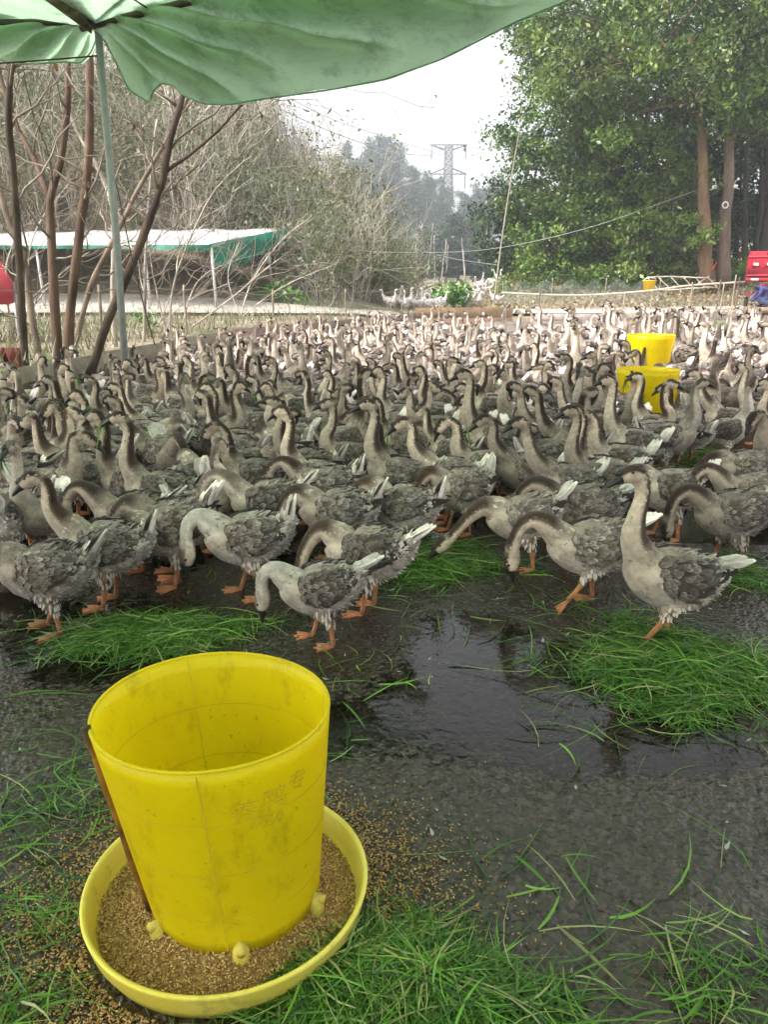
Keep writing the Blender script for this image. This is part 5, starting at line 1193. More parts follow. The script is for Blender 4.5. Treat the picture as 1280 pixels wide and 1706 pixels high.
HEADS=[(68,603,'R',2),(105,616,'R',0),(140,583,'R',7),(152,577,'R',2),(192,602,'R',7),(212,608,'R',0),(102,640,'L',3),(64,644,'L',4),(128,664,'L',0),(182,640,'R',0),(213,650,'L',3),(212,672,'L',3),(266,670,'L',3),(30,672,'R',5),(22,712,'R',6),(108,693,'R',5),(65,705,'L',5),(270,617,'R',1),(300,612,'L',5),(226,592,'R',13),(246,604,'L',5),(304,566,'R',7),
 (345,548,'R',1),(336,562,'R',7),(362,560,'R',2),(384,561,'R',8),(415,568,'R',4),(445,543,'R',7),(480,551,'R',4),(505,556,'L',0),(494,566,'R',13),(341,580,'R',5),(396,587,'R',5),(388,620,'L',2),(374,642,'L',5),(358,666,'L',3),(345,652,'L',0),(440,608,'L',4),(466,604,'L',3),(438,637,'L',3),(442,650,'L',0),(482,642,'R',6),(500,597,'L',6),(515,578,'R',5),(545,571,'L',0),(540,592,'L',1),(530,617,'L',4),(546,627,'L',0),(585,576,'R',8),(600,599,'R',0),(598,612,'L',5),(630,622,'L',0),(618,648,'L',6),(470,692,'L',0),(500,690,'L',3),
 (645,565,'L',2),(682,583,'R',0),(702,593,'R',7),(624,678,'L',6),(687,657,'L',5),(738,637,'L',2),(730,572,'R',1),(806,568,'R',4),(872,579,'R',6),(836,627,'L',0),(890,582,'L',0),(912,660,'L',3),(700,620,'L',0),(765,606,'R',4),(820,590,'L',0),(850,610,'R',1),
 (975,574,'L',4),(1010,566,'R',0),(1003,600,'L',5),(1058,575,'L',1),(1140,582,'R',4),(1178,592,'R',7),(1226,570,'L',2),(1268,582,'R',13),(1275,616,'L',0),(1218,620,'R',8),(945,640,'L',3),(960,690,'L',0),(985,650,'L',2),(915,610,'R',0),(940,600,'L',1),(965,620,'R',5),(880,650,'L',3),(770,650,'L',0),(715,690,'L',5),(560,650,'R',3),(300,680,'R',5),(160,700,'L',0),(330,720,'L',10),(600,720,'L',9),(410,720,'R',10),(560,760,'L',10),(700,760,'L',10),(180,760,'R',10),(120,780,'L',10),(1255,690,'L',3),(1200,660,'R',10),(985,720,'R',9)]
TENS=['twenty','thirty','forty','fifty']
ORD=['first','second','third','fourth','fifth','sixth','seventh','eighth','ninth','tenth','eleventh','twelfth','thirteenth','fourteenth','fifteenth','sixteenth','seventeenth','eighteenth','nineteenth','twentieth']
for t_ in range(4):
    if t_: ORD.append(['twentieth','thirtieth','fortieth','fiftieth'][t_])
    ORD+=[TENS[t_]+'-'+o_ for o_ in ORD[:9]]
DESC={'up':'neck upright','tall':'neck stretched tall','lean':'neck leaning forward','back':'neck drawn back','half':'neck half bent','crook':'neck crooked down','arch':'neck arched low','graze':'head down feeding','archlow':'neck arched to the floor','low':'neck reaching low','tuck':'head tucked down'}
rg=np.random.default_rng(404); MID=[]
def head_ground(x,y,vi,s):
    h=HZ[VAR[vi].kw['neck']]*s; z=0.0
    for _ in range(4): q=on(x,y,z+h); z=float(ybase(q[0],q[1]))
    return q
for (x,y,f,vi) in HEADS:
    s=rg.uniform(0.90,1.06); q=head_ground(x,y,vi,s); rz=(180 if f=='L' else 0)+rg.normal(0,22)
    p=np.array(q[:2])-0.20*s*np.array([math.cos(R(rz)),math.sin(R(rz))])
    if any((p[0]-a)**2+(p[1]-b)**2<0.21**2 for a,b in GEESE): continue
    if p[1]>np.interp(p[0],WX,WY)-0.35: continue
    MID.append((put(VAR[vi],p[0],p[1],rz,s,'x'),VAR[vi].kw['neck'],f))
for px_,dy_,vi_,rz_ in ((1052,0.62,10,8),(1082,0.72,5,175),(1112,0.60,18,20),(1066,1.0,3,190)):
    y_=fA.location.y+dy_; MID.append((put(VAR[vi_],(px_-640)/FPX*y_*1.02,y_,rz_,1.0,'x'),VAR[vi_].kw['neck'],'L' if 90<rz_<270 else 'R'))
# --- the rest of the flock, filling the pen
for t in range(16000):
    if len(GEESE)>=228: break
    xp=rg.uniform(-30,1310); y=4.0+ (9.2-4.0)*rg.random()**0.8; X=(xp-640)/FPX*y*1.02
    if y>np.interp(X,WX,WY)-0.45 or X<-4.25+0.0: continue
    px_=on_px=(640+FPX*X/(y*1.02))
    if y<6.9 and xp>1130: continue
    if y<4.9 and (xp>640 or rg.random()<0.4): continue
    if any(((X-a)*1.0)**2+((y-b)*1.0)**2<(0.34 if y>4.9 else 0.34)**2 for a,b in GEESE): continue
    if any(math.hypot(X-o.location.x,y-o.location.y)<0.45 for o in (fA,fB)): continue
    if y<fA.location.y+0.3 and abs(X/y-fA.location.x/fA.location.y)*y<0.52: continue
    f='L' if rg.random()<0.55 else 'R'; vi=int(rg.choice(len(VAR),p=np.array([3,3,2,3,2,3,3,1.5,2,2,4,2,3,1.0,2,1.5,2,2,2.5,2])/46.5)); rz=(180 if f=='L' else 0)+(rg.normal(0,28) if rg.random()<0.72 else rg.normal(0,75))
    MID.append((put(VAR[vi],X,y,rz,rg.uniform(0.80,1.08),'x'),VAR[vi].kw['neck'],f))
LO=[(proto_lo(neck=n_,tail=t_,pitch=p_,seed=80+i_,yaw=y_,hyaw=h_,neckvar=1,legs=STAND,pale=0.12),n_) for i_,(n_,t_,p_,y_,h_) in enumerate((('up',55,10,0,0),('tall',60,12,8,-20),('lean',60,8,0,0),('back',45,12,0,0),('half',62,8,-8,0),('crook',55,8,6,0),('up',70,10,-8,30),('tall',58,14,8,25),('arch',55,2,0,0),('graze',72,4,10,0)))]
far_pts=[]
for t in range(30000):
    if len(far_pts)>=380: break
    xp=rg.uniform(-30,1320); y=9.0+(26.2-9.0)*rg.random()**1.25; X=(xp-640)/FPX*y*1.0
    if y>np.interp(X,WX,WY)-0.5 or X<-4.1: continue
    if X>1.6 and y>14.0+rg.random()*3.5+max(0,(3.0-X))*4: continue
    md=np.interp(y,[9,14,26],[0.40,0.52,0.66])
    if any((X-a)**2+(y-b)**2<md**2 for a,b in GEESE[-len(far_pts)-140:]): continue
    if math.hypot(X-fB.location.x,y-fB.location.y)<0.5: continue
    far_pts.append((X,y)); GEESE.append((X,y))
far_pts.sort(key=lambda p:p[1])
n_single=300-(len(GEESE)-len(far_pts)); mass=MB(); LOB=[]
for k,(X,y) in enumerate(far_pts):
    vi=int(rg.integers(len(LO))); f='L' if rg.random()<0.5 else 'R'; rz=(180 if f=='L' else 0)+rg.normal(0,35); s=rg.uniform(0.92,1.08); z=float(ybase(X,y))
    if k<n_single:
        o=link('goose',LO[vi][0]); o.location=(X,y,z); o.rotation_euler=(0,0,R(rz)); o.scale=(s,)*3; tag(o,'x','goose'); MID.append((o,LO[vi][1],f))
    else: LOB.append((vi,X,y,z,rz,s))
def mass_of(items,name,label,colf=None):
    vs_,f3,f4,cs,off=[],[],[],[],0; mb=MB()
    for vi,X,y,z,rz,s in items:
        me=LO[vi][0]; 
        if not hasattr(mass_of,'c'): mass_of.c={}
        if vi not in mass_of.c:
            co=np.zeros(len(me.vertices)*3,np.float32); me.vertices.foreach_get('co',co); cl=np.zeros(len(me.vertices)*4,np.float32); me.color_attributes['Col'].data.foreach_get('color',cl)
            lt=np.zeros(len(me.polygons),np.int32); me.polygons.foreach_get('loop_total',lt); lv=np.zeros(len(me.loops),np.int32); me.loops.foreach_get('vertex_index',lv)
            st=np.concatenate([[0],np.cumsum(lt)[:-1]]); g3=np.array([lv[a:a+3] for a,b in zip(st,lt) if b==3]); g4=np.array([lv[a:a+4] for a,b in zip(st,lt) if b==4]); gn=[list(lv[a:a+b]) for a,b in zip(st,lt) if b>4]
            mass_of.c[vi]=(co.reshape(-1,3),cl.reshape(-1,4)[:,:3],g3,g4,gn)
        co,cl,g3,g4,gn=mass_of.c[vi]; W=co@rotz(R(rz)).T*s+[X,y,z]; o=mb.n; mb.v.append(W); mb.c.append(cl*rg.uniform(0.85,1.2) if colf is None else colf(cl)); mb.n+=len(W); mb.f3.append(g3+o); mb.f4.append(g4+o); mb.fn+=[[i_+o for i_ in f_] for f_ in gn]
    o=mb.build(name,M['plume']); tag(o,label,kind='stuff'); return o
if LOB: mass_of(LOB,'distant_flock','crowd of geese at the far end of the pen')
WB=[]
for t in range(2000):
    if len(WB)>=55: break
    if t%3: xp=rg.uniform(690,828); y=rg.uniform(31,40)
    else: xp=rg.uniform(610,740); y=rg.uniform(29,33)
    X=(xp-640)/FPX*y
    if all((X-a[1])**2+(y-a[2])**2>0.4**2 for a in WB): WB.append((int(rg.integers(len(LO))),X,y,float(terr(X,y)),rg.uniform(0,360),rg.uniform(0.95,1.1)))
mass_of(WB,'white_flock','pale geese massed in the second pen beyond the board wall',lambda c:c*0.5+0.25)
# labels that single out each goose of the middle and back: rows counted from the front, order from the left
MID.sort(key=lambda a:a[0].location.y)
band=[5.2,5.8,6.4,7.0,7.6,8.2,8.8,9.4,10,10.6,11.2,11.8,12.4,13,13.6,14.2,14.8,15.4,16,17,18,19,20,22,24,27]
for bi,b1 in enumerate(band):
    b0=band[bi-1] if bi else 0; row=[g for g in MID if b0<=g[0].location.y<b1]; row.sort(key=lambda g:g[0].location.x/g[0].location.y)
    for k,(o,nk,f) in enumerate(row):
        o['label']='goose facing %s, %s, %s from the left in middle row %s'%('left' if f=='L' else 'right',DESC.get(nk,'neck raised'),ORD[k],ORD[bi])
        o['group']='geese of middle row %d'%(bi+1)
# grass hanging from some bills
def held(goose,p,label,seed,n=7,ln=0.11):
    r=np.random.default_rng(seed); t=Vector(p.tip); s=goose.scale[0]; rz_=goose.rotation_euler[2]
    w_=rotz(rz_)@(np.array(t)*s)+np.array(goose.location); mb=MB()
    for k in range(n):
        d=np.array([r.normal(0,0.35),r.normal(0,0.35),-1.0]); l=ln*r.uniform(0.5,1.3); a=w_+r.normal(0,0.008,3); pts=np.array([a+[0,0,0.01],a+d*l*0.4+r.normal(0,0.008,3),a+d*l])
        tube(mb,catmull(pts,5),[0.002,0.003,0.003,0.002,0.001],4,GC[r.integers(6)]*1.1,flat=0.4)
    o=mb.build('grass_wisp',M['grass']); o.location=(0,0,0); tag(o,label,'grass','wisps of grass held in bills')
for k,lab in ((13,'wisp of grass in the bill of the upright dark-necked goose at left'),(28,'wisp of grass in the bill before the nearer far feeder'),(34,'wisp of grass held by the deeply curved neck in centre right'),(37,'wisp of grass held by the S-curved neck near the centre'),(9,'wisp of grass in the bill of the pale goose facing the viewer')):
    held(PUT[k][0],PUT[k][1],lab,500+k)
PV={o.name:p for o,p in PUT}
HW=[g for g in MID if g[0].type=='EMPTY' and g[1] in('up','lean','half','tall','crook')][5:60:7]
for k,(o,nk,f) in enumerate(HW):
    held(o,PV[o.name],'grass in the bill of goose '+o['label'].split(', ',2)[2],600+k)
# ================================================================ FENCES AND NETTING
def net_mat(name,col,cells,wire):
    m=mat(name,0.6,col); out=m.node_tree.nodes['Material Output']
    tc=N(m,'ShaderNodeTexCoord'); sp=N(m,'ShaderNodeSeparateXYZ'); L(m,tc.outputs['UV'],sp.inputs[0]); acc=None
    for ax in ('X','Y'):
        a=N(m,'ShaderNodeMath',operation='FRACT'); L(m,sp.outputs[ax],a.inputs[0])
        b=N(m,'ShaderNodeMath',operation='LESS_THAN'); L(m,a.outputs[0],b.inputs[0]); b.inputs[1].default_value=wire
        if acc is None: acc=b.outputs[0]
        else:
            mx=N(m,'ShaderNodeMath',operation='MAXIMUM'); L(m,acc,mx.inputs[0]); L(m,b.outputs[0],mx.inputs[1]); acc=mx.outputs[0]
    tr=N(m,'ShaderNodeBsdfTransparent'); ms=N(m,'ShaderNodeMixShader'); L(m,acc,ms.inputs[0]); L(m,tr.outputs[0],ms.inputs[1]); L(m,P(m).outputs[0],ms.inputs[2]); L(m,ms.outputs[0],out.inputs['Surface']); return m
M['net']=net_mat('wire_net',(0.33,0.32,0.28),1,0.055); M['net2']=net_mat('fine_net',(0.30,0.35,0.33),1,0.12)
M['stick']=m_vcol('wood_stick',0.8,14,0.35)
def net_strip(pts,h,cell,m,root,sag=0.06,seed=0,nm='netting'):
    r=np.random.default_rng(seed); pts=np.array(pts,float); n=len(pts)*6; q=np.stack([np.interp(np.linspace(0,len(pts)-1,n),np.arange(len(pts)),pts[:,k]) for k in range(3)],1)
    k=6; V=[]; UV=[]; s=0
    for i in range(n):
        if i: s+=np.linalg.norm(q[i]-q[i-1])
        for j in range(k): V.append(q[i]+[r.normal(0,0.01),r.normal(0,0.025),h*j/(k-1)-sag*math.sin(i*math.pi/6)**2*(j/(k-1))]); UV.append((s/cell,h*j/(k-1)/cell))
    F=[(i*k+j,(i+1)*k+j,(i+1)*k+j+1,i*k+j+1) for i in range(n-1) for j in range(k-1)]
    me=MB().add(np.array(V),np.array(F)).mesh(nm,m,cols=False); uv=me.uv_layers.new(name='UVMap'); lv=np.zeros(len(me.loops),np.int32); me.loops.foreach_get('vertex_index',lv); uv.data.foreach_set('uv',np.array(UV,np.float32)[lv].ravel())
    o=link(nm,me); 
    return par(o,root) if root is not None else o
def stick(root,a,b,r0,r1=None,col=(0.30,0.25,0.18),nm='post',seed=0,sides=7):
    r=np.random.default_rng(seed+int(abs(a[0])*100)); mb=MB(); p=wig(a,b,7,0.008,r); tube(mb,p,np.linspace(r0,r0 if r1 is None else r1,7),sides,np.array(col)*(1+0.15*r.normal(size=(7,1)))); return par(mb.build(nm,M['stick']),root)
# netting behind the plank wall on the left
nf=empty('net_fence',(-4.6,9,0.4)); tag(nf,'sagging wire netting fence behind the left plank wall','fence')
npt=[(-6.2,7.6),(-4.75,9.2),(-4.3,12),(-3.9,15.5),(-2.6,18.5),(-1.1,22.3),(0.6,26.9)]
net_strip([(x,y,float(terr(x,y))+0.02) for x,y in npt],0.85,0.045,M['net'],nf,0.1,3)
for k,(x,y) in enumerate(npt): z=float(terr(x,y)); stick(nf,(x,y,z-0.1),(x+0.03,y,z+0.95),0.022,seed=k)
for k,(a,b) in enumerate(zip(npt[:-1],npt[1:])): stick(nf,(*a,float(terr(*a))+0.86),(*b,float(terr(*b))+0.84),0.008,nm='rail',seed=k+20)
# right bank fence: rail, posts, netting
bf=empty('bank_fence',(8,29.5,0.6)); tag(bf,'bamboo rail fence with netting along the leaf-littered bank','fence')
rp_=[(836,488),(900,491),(980,492),(1080,485),(1150,476),(1243,470)]
rail=[at(x,y,29.6) for x,y in rp_]; mb=MB(); tube(mb,catmull(rail,30),0.036,8,(0.50,0.43,0.33)); par(mb.build('rail',M['stick']),bf)
for k,(x,y) in enumerate(((900,480),(1087,482),(1153,470),(1200,466),(1206,470),(1226,458),(1232,462),(1040,488),(985,490))):
    t=at(x,y,29.55); z=float(terr(t[0],29.55)); stick(bf,(t[0],29.55,z-0.1),(t[0]+0.03,29.55,t[2]),0.028,0.024,(0.30,0.24,0.18) if k%3 else (0.15,0.12,0.10),seed=40+k)
net_strip([(x[0],29.62,float(terr(x[0],29.6))+0.02) for x in rail],0.55,0.05,M['net'],bf,0.02,5)
sn=empty('net_fence',(6,31.5,0.8)); tag(sn,'grey-green sagging net screen at the foot of the wood','fence')
np2=[at(x,480,31.6) for x in (838,870,920,970,1010,1060,1100)]; net_strip([(p[0],31.6,float(terr(p[0],31.6))) for p in np2],0.85,0.04,M['net2'],sn,0.28,6)
for p in np2[::2]: stick(sn,(p[0],31.6,float(terr(p[0],31.6))-0.1),(p[0],31.6,float(terr(p[0],31.6))+0.9),0.02,seed=9)
# wooden ladder lying along the fence
ld=empty('ladder',tuple(at(1130,470,31))); tag(ld,'pale wooden ladder lying on its side along the bank','ladder')
A=[at(1078,463,31),at(1180,463,31)]; B=[at(1098,484,31),at(1196,480,31)]
stick(ld,A[0],A[1],0.028,col=(0.45,0.40,0.33),nm='ladder_rail'); stick(ld,B[0],B[1],0.028,col=(0.45,0.40,0.33),nm='ladder_rail')
for k in range(6):
    t=k/5; stick(ld,A[0]*(1-t)+A[1]*t,B[0]*(1-t)+B[1]*t,0.022,col=(0.48,0.43,0.36),nm='rung',seed=k)
stick(ld,at(1162,474,31),at(1182,460,31),0.022,col=(0.45,0.40,0.33),nm='brace')
# yellow bucket on the bank
bk=empty('bucket',tuple(at(1081,486,29.9))); tag(bk,'small yellow bucket with white handle hanging by the bank fence','bucket')
c=at(1081,486,29.9); w_=0.235; mb=MB(); lathe(mb,[(0.0,0),(w_*0.82,0.0),(w_,0.40),(w_*1.06,0.405),(w_*1.06,0.37),(w_*1.01,0.37),(w_*1.01,0.40),(w_*0.95,0.40),(w_*0.78,0.02),(0,0.02)],28); o=mb.build('bucket_body',mat('orange_yellow_plastic',0.4,(0.85,0.55,0.02)),bk,cols=False)
mb=MB(); a=np.linspace(0,np.pi,12); tube(mb,np.stack([-w_*np.cos(a),-0.1*np.sin(a)-0.02,0.39+0.10*np.sin(a)],1),0.012,6,(0.75,0.75,0.72)); mb.build('handle',M['clip'],bk)
# leaning bamboo pole and thin stakes
bp=empty('bamboo_pole',tuple(at(826,495,28.5))); tag(bp,'slender leaning bamboo pole beside the gap of sky','pole')
q=catmull([at(824,500,28.5),at(835,410,28.5),at(850,310,28.5),at(862,240,28.5),at(870,193,28.5)],24); mb=MB(); tube(mb,q,np.linspace(0.030,0.010,24)*(1+0.10*(np.arange(24)%4==0)),8,(0.34,0.30,0.23)); par(mb.build('cane',M['stick']),bp)
mb=MB(); tube(mb,[at(866,215,28.5),at(858,205,28.5)],0.008,5,(0.4,0.36,0.3)); par(mb.build('side_shoot',M['stick']),bp)
st=empty('thin_stake',tuple(at(724,490,45))); tag(st,'thin pale stake standing before the far wood','pole'); stick(st,at(724,490,45),at(724,392,45),0.03,0.02,(0.5,0.48,0.45))
# ---------------------------------------------------------------- wires
M['wire']=mat('wire',0.5,(0.25,0.25,0.25)); M['wire2']=mat('pale_wire',0.5,(0.5,0.5,0.48))
def wire(label,pts,r,m=None,n=40):
    mb=MB(); tube(mb,catmull(pts,n),r,5); o=mb.build('wire',m or M['wire'],cols=False); return tag(o,label,'wire','wires')
wire('thin wire slung from the shed to the reddish trunk',[at(450,402,29),at(560,415,30),at(680,421,31),at(820,415,32),at(980,380,32.5),at(1160,318,33)],0.010,M['wire2'])
wire('lower thin wire before the far wood',[at(690,415,33),at(760,432,33),at(830,442,33)],0.010,M['wire2'])
d_=250
wire('upper power line left of the pylon',[at(400,118,150),at(540,193,180),at(640,228,210),at(735,258,d_)],0.09)
wire('lower power line sagging past the pylon',[at(420,160,150),at(540,215,170),at(640,250,190),at(700,259,d_),at(750,256,d_),at(840,233,d_-40)],0.10)
wire('faint power line right of the pylon',[at(771,262,d_),at(800,276,230),at(840,295,200)],0.09)
wire('second faint power line right of the pylon',[at(776,298,d_),at(810,300,230),at(850,312,200)],0.09)
# thin dark cord hanging by the metal pole
wire('dark cord hanging right of the metal pole',[at(192,300,9.6),at(205,360,9.6),at(222,440,9.6),at(245,530,9.6),at(258,575,9.6)],0.007,mat('dark_cord',0.7,(0.04,0.035,0.03)))
# ---------------------------------------------------------------- pylon
py=empty('pylon',tuple(at(742,480,d_)*[1,1,0])); tag(py,'steel lattice power pylon rising above the far wood','pylon')
M['lattice']=mat('lattice_steel',0.6,(0.06,0.06,0.065))
tp=at(748,240,d_); base=np.array([tp[0],d_,0.0]); Hh=tp[2]
def half(z): return np.interp(z,[0,Hh*0.55,Hh],[4.2,1.35,1.0])
mb=MB(); bb=base
def lg(a,b,r=0.10): tube(mb,[np.array(a,float),np.array(b,float)],r*1.5,4)
for sx in(-1,1):
    for sy in(-1,1): lg(bb+[sx*4.2,sy*4.2,0],bb+[sx*1.35,sy*1.35,Hh*.55],0.16); lg(bb+[sx*1.35,sy*1.35,Hh*.55],bb+[sx,sy,Hh-0.8],0.14)
par(mb.build('legs',M['lattice'],cols=False),py); mb=MB()
zs=np.concatenate([np.linspace(0,Hh*.5,8),np.linspace(Hh*.5,Hh-0.8,13)[1:]])
for z0,z1 in zip(zs[:-1],zs[1:]):
    a,b=half(z0),half(z1)
    for s in(-1,1):
        lg(bb+[-a,s*a,z0],bb+[b,s*b,z1],.07); lg(bb+[a,s*a,z0],bb+[-b,s*b,z1],.07); lg(bb+[s*a,-a,z0],bb+[s*b,b,z1],.07); lg(bb+[-b,s*b,z1],bb+[b,s*b,z1],.07)
par(mb.build('bracing',M['lattice'],cols=False),py)
for z,wd,dr in ((Hh-0.3,5.6,1.4),(Hh-8.3,5.6,-1.6)):
    mb=MB()
    for sy in(-1,1):
        lg(bb+[-wd,0,z],bb+[wd,0,z],.11)
        for s in(-1,1): lg(bb+[s*wd,0,z],bb+[s*1.0,sy*1.0,z-dr],.09)
    for x in np.linspace(-wd,wd,9): lg(bb+[x,0,z],bb+[x*0.85,0,z-dr*(1-abs(x)/wd)],.05)
    par(mb.build('crossarm',M['lattice'],cols=False),py)
    for s in(-1,1):
        mb=MB(); lg(bb+[s*(wd-0.5),0,z],bb+[s*(wd-0.5),0,z-4.0],.10); par(mb.build('insulator',M['lattice'],cols=False),py)
# ---------------------------------------------------------------- lamps strapped to the trunks
def lampset(x,y,d,label,rz):
    c=at(x,y,d); root=empty('flood_lamp',tuple(c),rz); tag(root,label,'lamp','white lamps on the trunks'); W=(0.75,0.75,0.73)
    mb=MB(); box(mb,(0,0,0),(0.17,0.10,0.13),None,W,0.02); mb.build('housing',M['clip'],root)
    mb=MB(); tube(mb,[(0,-0.05,0),(0,-0.075,0)],[0.05,0.055],12,(0.45,0.45,0.47)); mb.build('lens',M['clip'],root)
    mb=MB(); tube(mb,[(0.05,0,0.05),(0.03,0.0,0.18),(-0.07,0.0,0.27)],0.015,6,W); tube(mb,[(-0.07,0,0.22),(-0.07,0,0.31)],[0.05,0.045],10,W); mb.build('bracket',M['clip'],root)
    mb=MB(); tube(mb,[(-0.03,0,-0.07),(-0.16,0,-0.10)],0.014,6,W); mb.build('arm',M['clip'],root)
lampset(1191,312,32.5,'white lamp on the reddish trunk',0.2); lampset(1226,311,32.7,'white lamp on the right side of the pinkish trunk',3.0)
c=at(1209,342,32.85); mb=MB(); a=np.linspace(0,2*np.pi,22); tube(mb,np.stack([0.11*np.cos(a),0*a,0.11*np.sin(a)],1),0.03,7,(0.7,0.7,0.68)); o=mb.build('cable_coil',M['clip'],loc=tuple(c)); tag(o,'white coil of cable on the pinkish trunk','cable')
c=at(1191,443,32.6); mb=MB(); box(mb,(0,0,0),(0.05,0.04,0.34),None,(0.75,0.05,0.03),0.015); o=mb.build('red_ribbon',M['clip'],loc=tuple(c)); o.rotation_euler=(0,0.5,0); tag(o,'red ribbon tied between the two trunks','ribbon')
# ---------------------------------------------------------------- red cargo tricycle, mostly out of frame
M['redpaint']=m_vcol('red_paint',0.35,4,0.15,spec=0.5); M['rubber']=mat('rubber',0.8,(0.02,0.02,0.02))
vd=28.9; c0=at(1246,470,vd); zt=float(terr(c0[0]+0.8,vd))+0.1; RED=(0.36,0.02,0.035)
tv=empty('cargo_tricycle',(c0[0]+0.62,vd+0.1,zt),-0.44); tag(tv,'red cargo tricycle parked at the right edge behind the person','vehicle')
mb=MB(); box(mb,(0,0.9,0.62),(1.15,1.7,0.05),None,RED,0.01); mb.build('bed',M['redpaint'],tv,smooth=False)
zt2=at(1246,425,vd)[2]-zt; zb2=at(1246,462,vd)[2]-zt
for nm,cc,ss in (('tailgate',(0,0.02,(zt2+zb2)/2),(1.22,0.04,zt2-zb2)),('side_panel',(-0.6,0.9,(zt2+zb2)/2),(0.035,1.7,zt2-zb2)),('side_panel',(0.6,0.9,(zt2+zb2)/2),(0.035,1.7,zt2-zb2)),('front_panel',(0,1.75,(zt2+zb2)/2+0.1),(1.2,0.04,zt2-zb2+0.2))):
    mb=MB(); box(mb,cc,ss,None,RED,0.012); o=mb.build(nm,M['redpaint'],tv,smooth=False)
    if nm=='tailgate':
        for x in(-0.32,0.12,0.45):
            mb=MB(); box(mb,(x,-0.01,(zt2+zb2)/2+0.06),(0.24,0.03,0.16),None,(0.40,0.025,0.04),0.01); box(mb,(x,-0.025,(zt2+zb2)/2+0.06),(0.17,0.02,0.10),None,(0.75,0.72,0.65),0.01); mb.build('lamp',M['redpaint'],o,smooth=False)
        for z in(0.92,0.08):
            mb=MB(); box(mb,(0,-0.012,zb2+(zt2-zb2)*z),(1.2,0.03,0.05),None,(0.55,0.05,0.07),0.01); mb.build('rib',M['redpaint'],o,smooth=False)
mb=MB(); box(mb,(0,-0.05,zb2-0.09),(1.25,0.10,0.13),None,RED,0.03); mb.build('bumper',M['redpaint'],tv,smooth=False)
mb=MB(); box(mb,(-0.30,-0.105,zb2-0.08),(0.26,0.02,0.08),None,(0.7,0.6,0.6),0.01); mb.build('plate',M['redpaint'],tv,smooth=False)
mb=MB(); x0=-0.05
tube(mb,[(0.0,1.7,zt2),(0.10,1.72,zt2+0.55),(0.55,1.72,zt2+0.62)],0.03,6,RED); tube(mb,[(0.0,1.7,zt2+0.02),(0.5,1.7,zt2+0.25)],0.02,6,RED); mb.build('roll_bar',M['redpaint'],tv)
for x,y in((-0.5,0.5),(0.5,0.5),(0,2.5)):
    mb=MB(); a=np.linspace(0,2*np.pi,25); tube(mb,np.stack([x+0*a,y+0.22*np.cos(a),0.27+0.22*np.sin(a)],1),0.06,8); o=mb.build('wheel',M['rubber'],tv,cols=False)
    mb=MB(); tube(mb,[(x-0.04,y,0.27),(x+0.04,y,0.27)],0.17,14,(0.4,0.4,0.4)); mb.build('rim',M['steel'],o)
mb=MB(); box(mb,(0,2.1,0.8),(0.45,0.6,0.16),None,(0.03,0.03,0.03),0.04); box(mb,(0,2.55,0.75),(0.3,0.2,0.5),None,RED,0.05); mb.build('cab',M['redpaint'],tv)
# ---------------------------------------------------------------- crouching person on the low wooden ledge
pd=27.9; pc=at(1268,512,pd); zg=pc[2]
lg_=empty('wooden_block',(pc[0]+0.35,pd,0.2)); tag(lg_,'weathered wooden ledge under the crouching person at right','ledge')
mb=MB(); box(mb,(pc[0]+0.2,pd-0.15,zg-0.10),(1.5,0.7,0.2),None,(0.30,0.20,0.13),0.02); par(mb.build('board',M['plank'],smooth=False),lg_)
for x in(-0.35,0.55): mb=MB(); box(mb,(pc[0]+0.2+x,pd-0.15,(zg-0.2)/2-0.02),(0.3,0.55,zg-0.22),None,(0.24,0.15,0.10),0.02); par(mb.build('support',M['plank'],smooth=False),lg_)
def skin(name,pts,edges,m,root,sub=2):
    me=bpy.data.meshes.new(name); me.from_pydata([p[:3] for p in pts],edges,[]); o=link(name,me,root); me.materials.append(m)
    md=o.modifiers.new('skin','SKIN')
    for i,p in enumerate(pts): me.skin_vertices[0].data[i].radius=(p[3],p[4] if len(p)>4 else p[3])
    me.skin_vertices[0].data[0].use_root=True; o.modifiers.new('sub','SUBSURF').levels=sub; o.modifiers['sub'].render_levels=sub
    for pl in me.polygons: pl.use_smooth=True
    return o
pr=empty('person',(pc[0]+0.12,pd,zg+0.005)); tag(pr,'person in a navy jacket crouching with head bent at the right edge','person')
JK=mat('navy_jacket',0.8,(0.055,0.05,0.16)); JN=mat('jeans',0.85,(0.05,0.085,0.15)); HR=mat('dark_hair',0.7,(0.015,0.012,0.012)); SKN=mat('skin',0.6,(0.45,0.27,0.19)); BT=mat('shoe',0.6,(0.03,0.03,0.03))
for mm in(JK,JN): v=coords(mm,'Object'); L(mm,bump(mm,noise(mm,v,9,5,0.6),0.9,0.05),P(mm).inputs['Normal'])
# back is towards the viewer, leaning to the left; pelvis low on the heels
body=[(0.05,0,0.20,0.17,0.16),(0.02,-0.02,0.36,0.175,0.155),(-0.06,-0.03,0.52,0.19,0.15),(-0.16,-0.02,0.64,0.16,0.12),(-0.24,0.02,0.67,0.06,0.06),(-0.33,0.05,0.64,0.095,0.105),(-0.38,0.07,0.56,0.075,0.085),
 (-0.22,-0.15,0.60,0.075),(-0.30,-0.13,0.38,0.06),(-0.36,0.10,0.24,0.045),(-0.40,0.16,0.20,0.035),(-0.10,0.15,0.60,0.07),(-0.26,0.24,0.40,0.055),(-0.40,0.22,0.22,0.045),(-0.43,0.24,0.18,0.035),
 (-0.22,-0.12,0.24,0.10),(0.02,-0.16,0.10,0.075),(-0.08,-0.16,0.04,0.045),(-0.20,0.14,0.26,0.10),(0.02,0.16,0.10,0.075),(-0.08,0.16,0.04,0.045)]
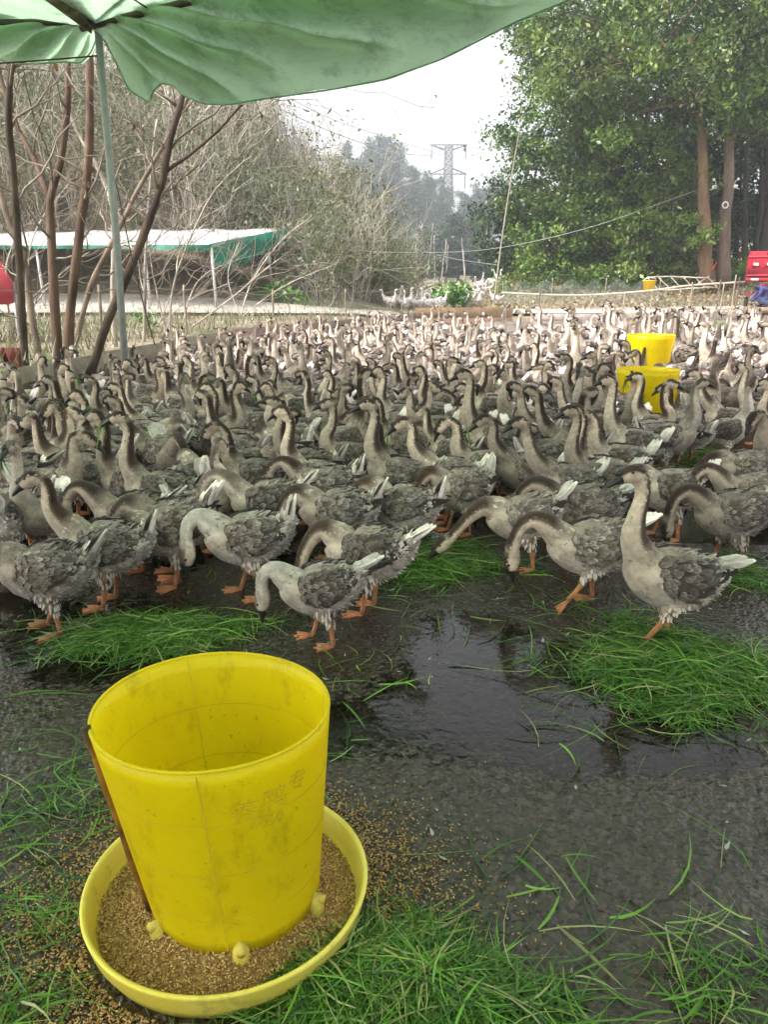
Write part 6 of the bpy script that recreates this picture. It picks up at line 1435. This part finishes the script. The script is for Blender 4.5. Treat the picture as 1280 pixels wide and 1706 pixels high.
ed=[(0,1),(1,2),(2,3),(3,4),(4,5),(5,6),(3,7),(7,8),(8,9),(9,10),(3,11),(11,12),(12,13),(13,14),(0,15),(15,16),(16,17),(0,18),(18,19),(19,20)]
ob=skin('body',body,ed,JK,pr); ob.data.materials.append(JN); ob.data.materials.append(SKN)
skin('trousers',[(0.05,0,0.19,0.182,0.17),(-0.20,-0.12,0.235,0.112),(0.02,-0.165,0.10,0.085),(-0.06,-0.16,0.05,0.06),(-0.18,0.14,0.255,0.112),(0.02,0.165,0.10,0.085),(-0.06,0.16,0.05,0.06)],[(0,1),(1,2),(2,3),(0,4),(4,5),(5,6)],JN,pr)
skin('hair',[(-0.31,0.02,0.69,0.095,0.10),(-0.355,0.04,0.655,0.10,0.105),(-0.385,0.05,0.60,0.07,0.08)],[(0,1),(1,2)],HR,pr)
for s in(-1,1): skin('shoe',[(0.02,s*0.16,0.045,0.045),(-0.08,s*0.16,0.04,0.045),(-0.16,s*0.16,0.035,0.035)],[(0,1),(1,2)],BT,pr)
skin('hand',[(-0.41,0.17,0.19,0.03),(-0.45,0.18,0.16,0.03),(-0.49,0.17,0.13,0.012),(-0.485,0.19,0.125,0.012),(-0.48,0.205,0.125,0.011),(-0.475,0.22,0.13,0.010),(-0.45,0.15,0.13,0.012)],[(0,1),(1,2),(1,3),(1,4),(1,5),(0,6)],SKN,pr)
# ---------------------------------------------------------------- haze: one even body of pale air
mb=MB(); box(mb,(0,150,25.5),(560,520,57)); hz=mb.build('haze',None,smooth=False,cols=False); tag(hz,'thin pale haze in the air',kind='stuff')
mh=bpy.data.materials.new('haze_air'); mh.use_nodes=True; nn=mh.node_tree.nodes; nn.clear(); ov=nn.new('ShaderNodeOutputMaterial'); pv_=nn.new('ShaderNodeVolumePrincipled')
pv_.inputs['Color'].default_value=(0.86,0.91,1.0,1); pv_.inputs['Density'].default_value=0.0013; pv_.inputs['Anisotropy'].default_value=0.2
mh.node_tree.links.new(pv_.outputs[0],ov.inputs['Volume']); hz.data.materials.append(mh)
